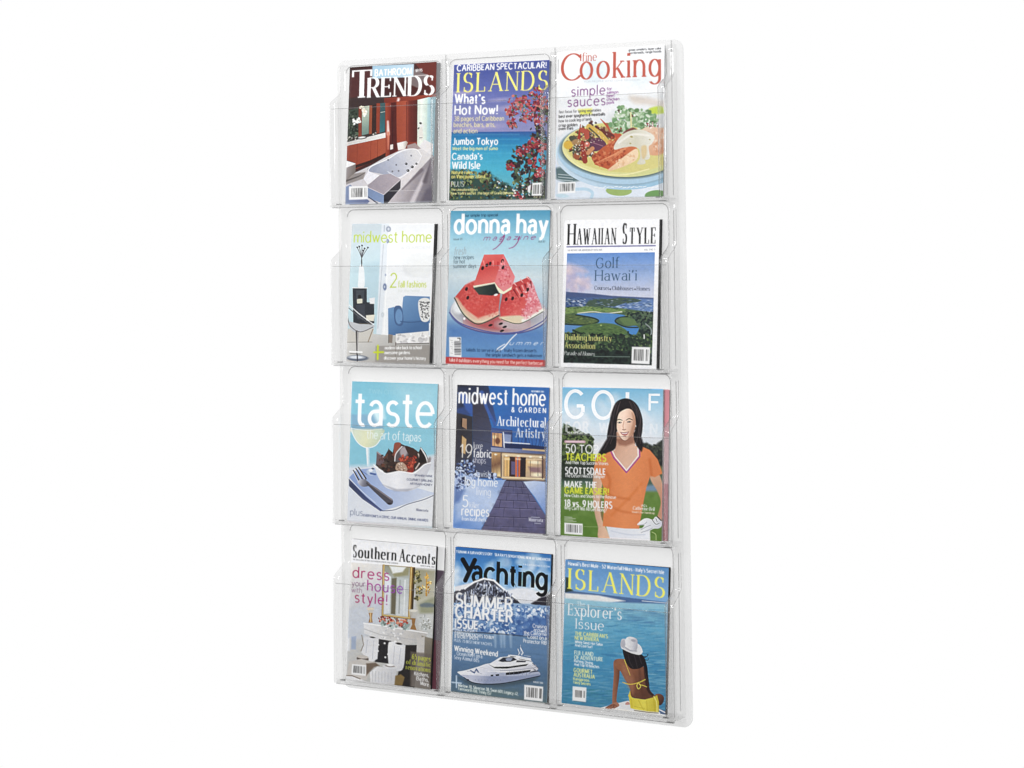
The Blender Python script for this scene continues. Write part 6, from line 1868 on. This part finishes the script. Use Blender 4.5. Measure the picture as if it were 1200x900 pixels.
def magazine(cover, label, fit, thick, edge, curl=.05, zt=ZT, zb=ZB, lift=.04):
    """fit: foot centre x, y, page width, page height, roll in radians"""
    xb, yb, w, h, roll = fit
    c, s = math.cos(roll), math.sin(roll)
    base = W(xb, yb, zb)
    root = thing('magazine', label, 'magazine', base, 'magazines in the clear rack')

    def at(u, v, d):
        """u 0..1 across, v 0..1 up the page, d inches behind the cover"""
        dx, dy = (u - .5) * w, v * h
        tilt = (zt - zb) / h
        return W(xb + c * dx - s * dy, yb + s * dx + c * dy + d * tilt, zb + (zt - zb) * v - d)

    def bow(u, v):
        # the page swells a little from a crease beside the spine
        return -curl * math.sin(math.pi * min(max((u - .03) / .97, 0), 1)) * (1 - .5 * v) + (.02 if u < .03 else 0) * (.03 - u) / .03 - lift * u ** 3 * (1 - v) ** 2

    nx, ny = NX, NY
    us, vs = np.linspace(0, 1, nx + 1), np.linspace(1, 0, ny + 1)
    bw = np.array([[bow(u, v) for u in us] for v in vs])
    dx, dy = (us[None, :] - .5) * w, vs[:, None] * h
    tilt = (zt - zb) / h
    X = xb + c * dx - s * dy
    Y = yb + s * dx + c * dy + bw * tilt
    Z = zb + (zt - zb) * vs[:, None] - bw
    co = np.stack([(X - 15) * IN - base.x, -Z * IN - base.y, FLOOR + Y * IN - base.z], -1).reshape(-1, 3)
    me = bpy.data.meshes.new('front_cover')
    nv, nf = len(co), nx * ny
    me.vertices.add(nv)
    me.vertices.foreach_set('co', co.astype(np.float32).ravel())
    ii = (np.arange(ny)[:, None] * (nx + 1) + np.arange(nx)[None, :]).ravel()
    quads = np.stack([ii, ii + nx + 1, ii + nx + 2, ii + 1], -1)
    me.loops.add(nf * 4)
    me.loops.foreach_set('vertex_index', quads.astype(np.int32).ravel())
    me.polygons.add(nf)
    me.polygons.foreach_set('loop_start', np.arange(0, nf * 4, 4, dtype=np.int32))
    me.polygons.foreach_set('loop_total', np.full(nf, 4, np.int32))
    me.polygons.foreach_set('use_smooth', np.ones(nf, bool))
    me.update(calc_edges=True)
    ca = me.color_attributes.new('print', 'FLOAT_COLOR', 'POINT')
    rgba = np.ones((nv, 4), np.float32)
    rgba[:, :3] = cover.colours().reshape(-1, 3) * .97
    ca.data.foreach_set('color', rgba.ravel())
    me.materials.append(paper)
    o = bpy.data.objects.new('front_cover', me)
    scene.collection.objects.link(o)
    o.parent = root
    # pages and back cover
    bm = bmesh.new()
    add_box(bm, (.004, .004, .035), (.994, .996, thick - .02), 0, 1, at, base)
    if curl:
        bmesh.ops.recalc_face_normals(bm, faces=bm.faces)
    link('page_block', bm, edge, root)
    bm = bmesh.new()
    add_box(bm, (0, 0, thick - .018), (1, 1, thick), 0, 1, at, base)
    bmesh.ops.recalc_face_normals(bm, faces=bm.faces)
    link('back_cover', bm, edge if edge is shaded_pages else white_pages, root)
    return root


magazine(cover_bathroom(), 'magazine with a red wood bathroom and white bathtub on its cover', (5.73, 37.66, 8.0, 10.71, .002), .62, grey_pages)
magazine(cover_islands_bloom(), 'magazine with red blossoms hanging over a turquoise sea on its cover', (15.3, 37.74, 8.27, 10.28, -.008), .34, blue_pages)
magazine(cover_cooking(), 'magazine with salmon and salad on a yellow plate on its white cover', (24.63, 37.68, 8.74, 10.87, .0085), .14, white_pages, .03)
magazine(cover_midwest(), 'pale magazine with a blue sofa and thin green title on its cover', (5.49, 25.46, 7.56, 10.64, -.009), .5, shaded_pages, .04, ZT, ZB, -.02)
magazine(cover_watermelon(), 'blue magazine with a pile of watermelon wedges on its cover', (15.01, 25.45, 8.6, 11.5, -.01), .14, white_pages)
magazine(cover_hawaiian(), 'white bordered magazine with an aerial view of a green golf course by the sea', (24.43, 25.45, 7.72, 10.69, -.002), .5, shaded_pages, .02)
magazine(cover_taste(), 'light blue magazine with a white bowl and a fork on its cover', (5.59, 13.13, 7.85, 10.76, -.0014), .16, white_pages, .07, ZT, ZB, .2)
magazine(cover_garden(), 'dark blue magazine with a modern house and snowy stone path at dusk', (15.19, 13.25, 7.92, 10.62, -.001), .16, white_pages)
magazine(cover_golf(), 'magazine with a dark haired woman in an orange shirt on its cover', (24.44, 13.3, 8.16, 10.66, .0105), .2, white_pages, .03)
magazine(cover_accents(), 'magazine with a gilt mirror over a white mantelpiece and dining table on its cover', (5.27, 1.07, 7.7, 10.59, -.0127), .2, shaded_pages, .02)
magazine(cover_yachting(), 'magazine with a white motor yacht before a glacier and mountain on its cover', (14.99, 1.04, 8.23, 10.64, -.0054), .3, shaded_pages, .02)
magazine(cover_islands_hat(), 'magazine with a woman in a white hat sitting by blue water on its cover', (24.45, 1.16, 8.33, 10.21, -.0037), .36, shaded_pages, .02)


def plain_cover(bands):
    c = Cover([(0, 0), (440, 0), (440, 640), (0, 640)], (0, 0, 1), 20)
    for y0, y1, col in bands:
        c.poly([(-20, y0), (460, y0), (460, y1), (-20, y1)], col, 1)
    return c


# second copies of which only the edge shows
magazine(plain_cover([(-20, 660, (226, 150, 160)), (200, 660, (236, 190, 196)), (400, 660, (206, 120, 132))]), 'pink edge of a magazine standing behind the woman in an orange shirt',
         (24.9, 13.3, 7.95, 10.62, .008), .16, white_pages, 0, ZT - .25, ZB - .25)
magazine(plain_cover([(-20, 660, (92, 78, 92)), (-20, 104, (246, 246, 246)), (420, 660, (110, 62, 74))]), 'dark magazine with a white head band standing behind the one with the gilt mirror',
         (5.92, 1.07, 7.6, 10.5, -.0127), .16, white_pages, 0, ZT - .25, ZB - .25)
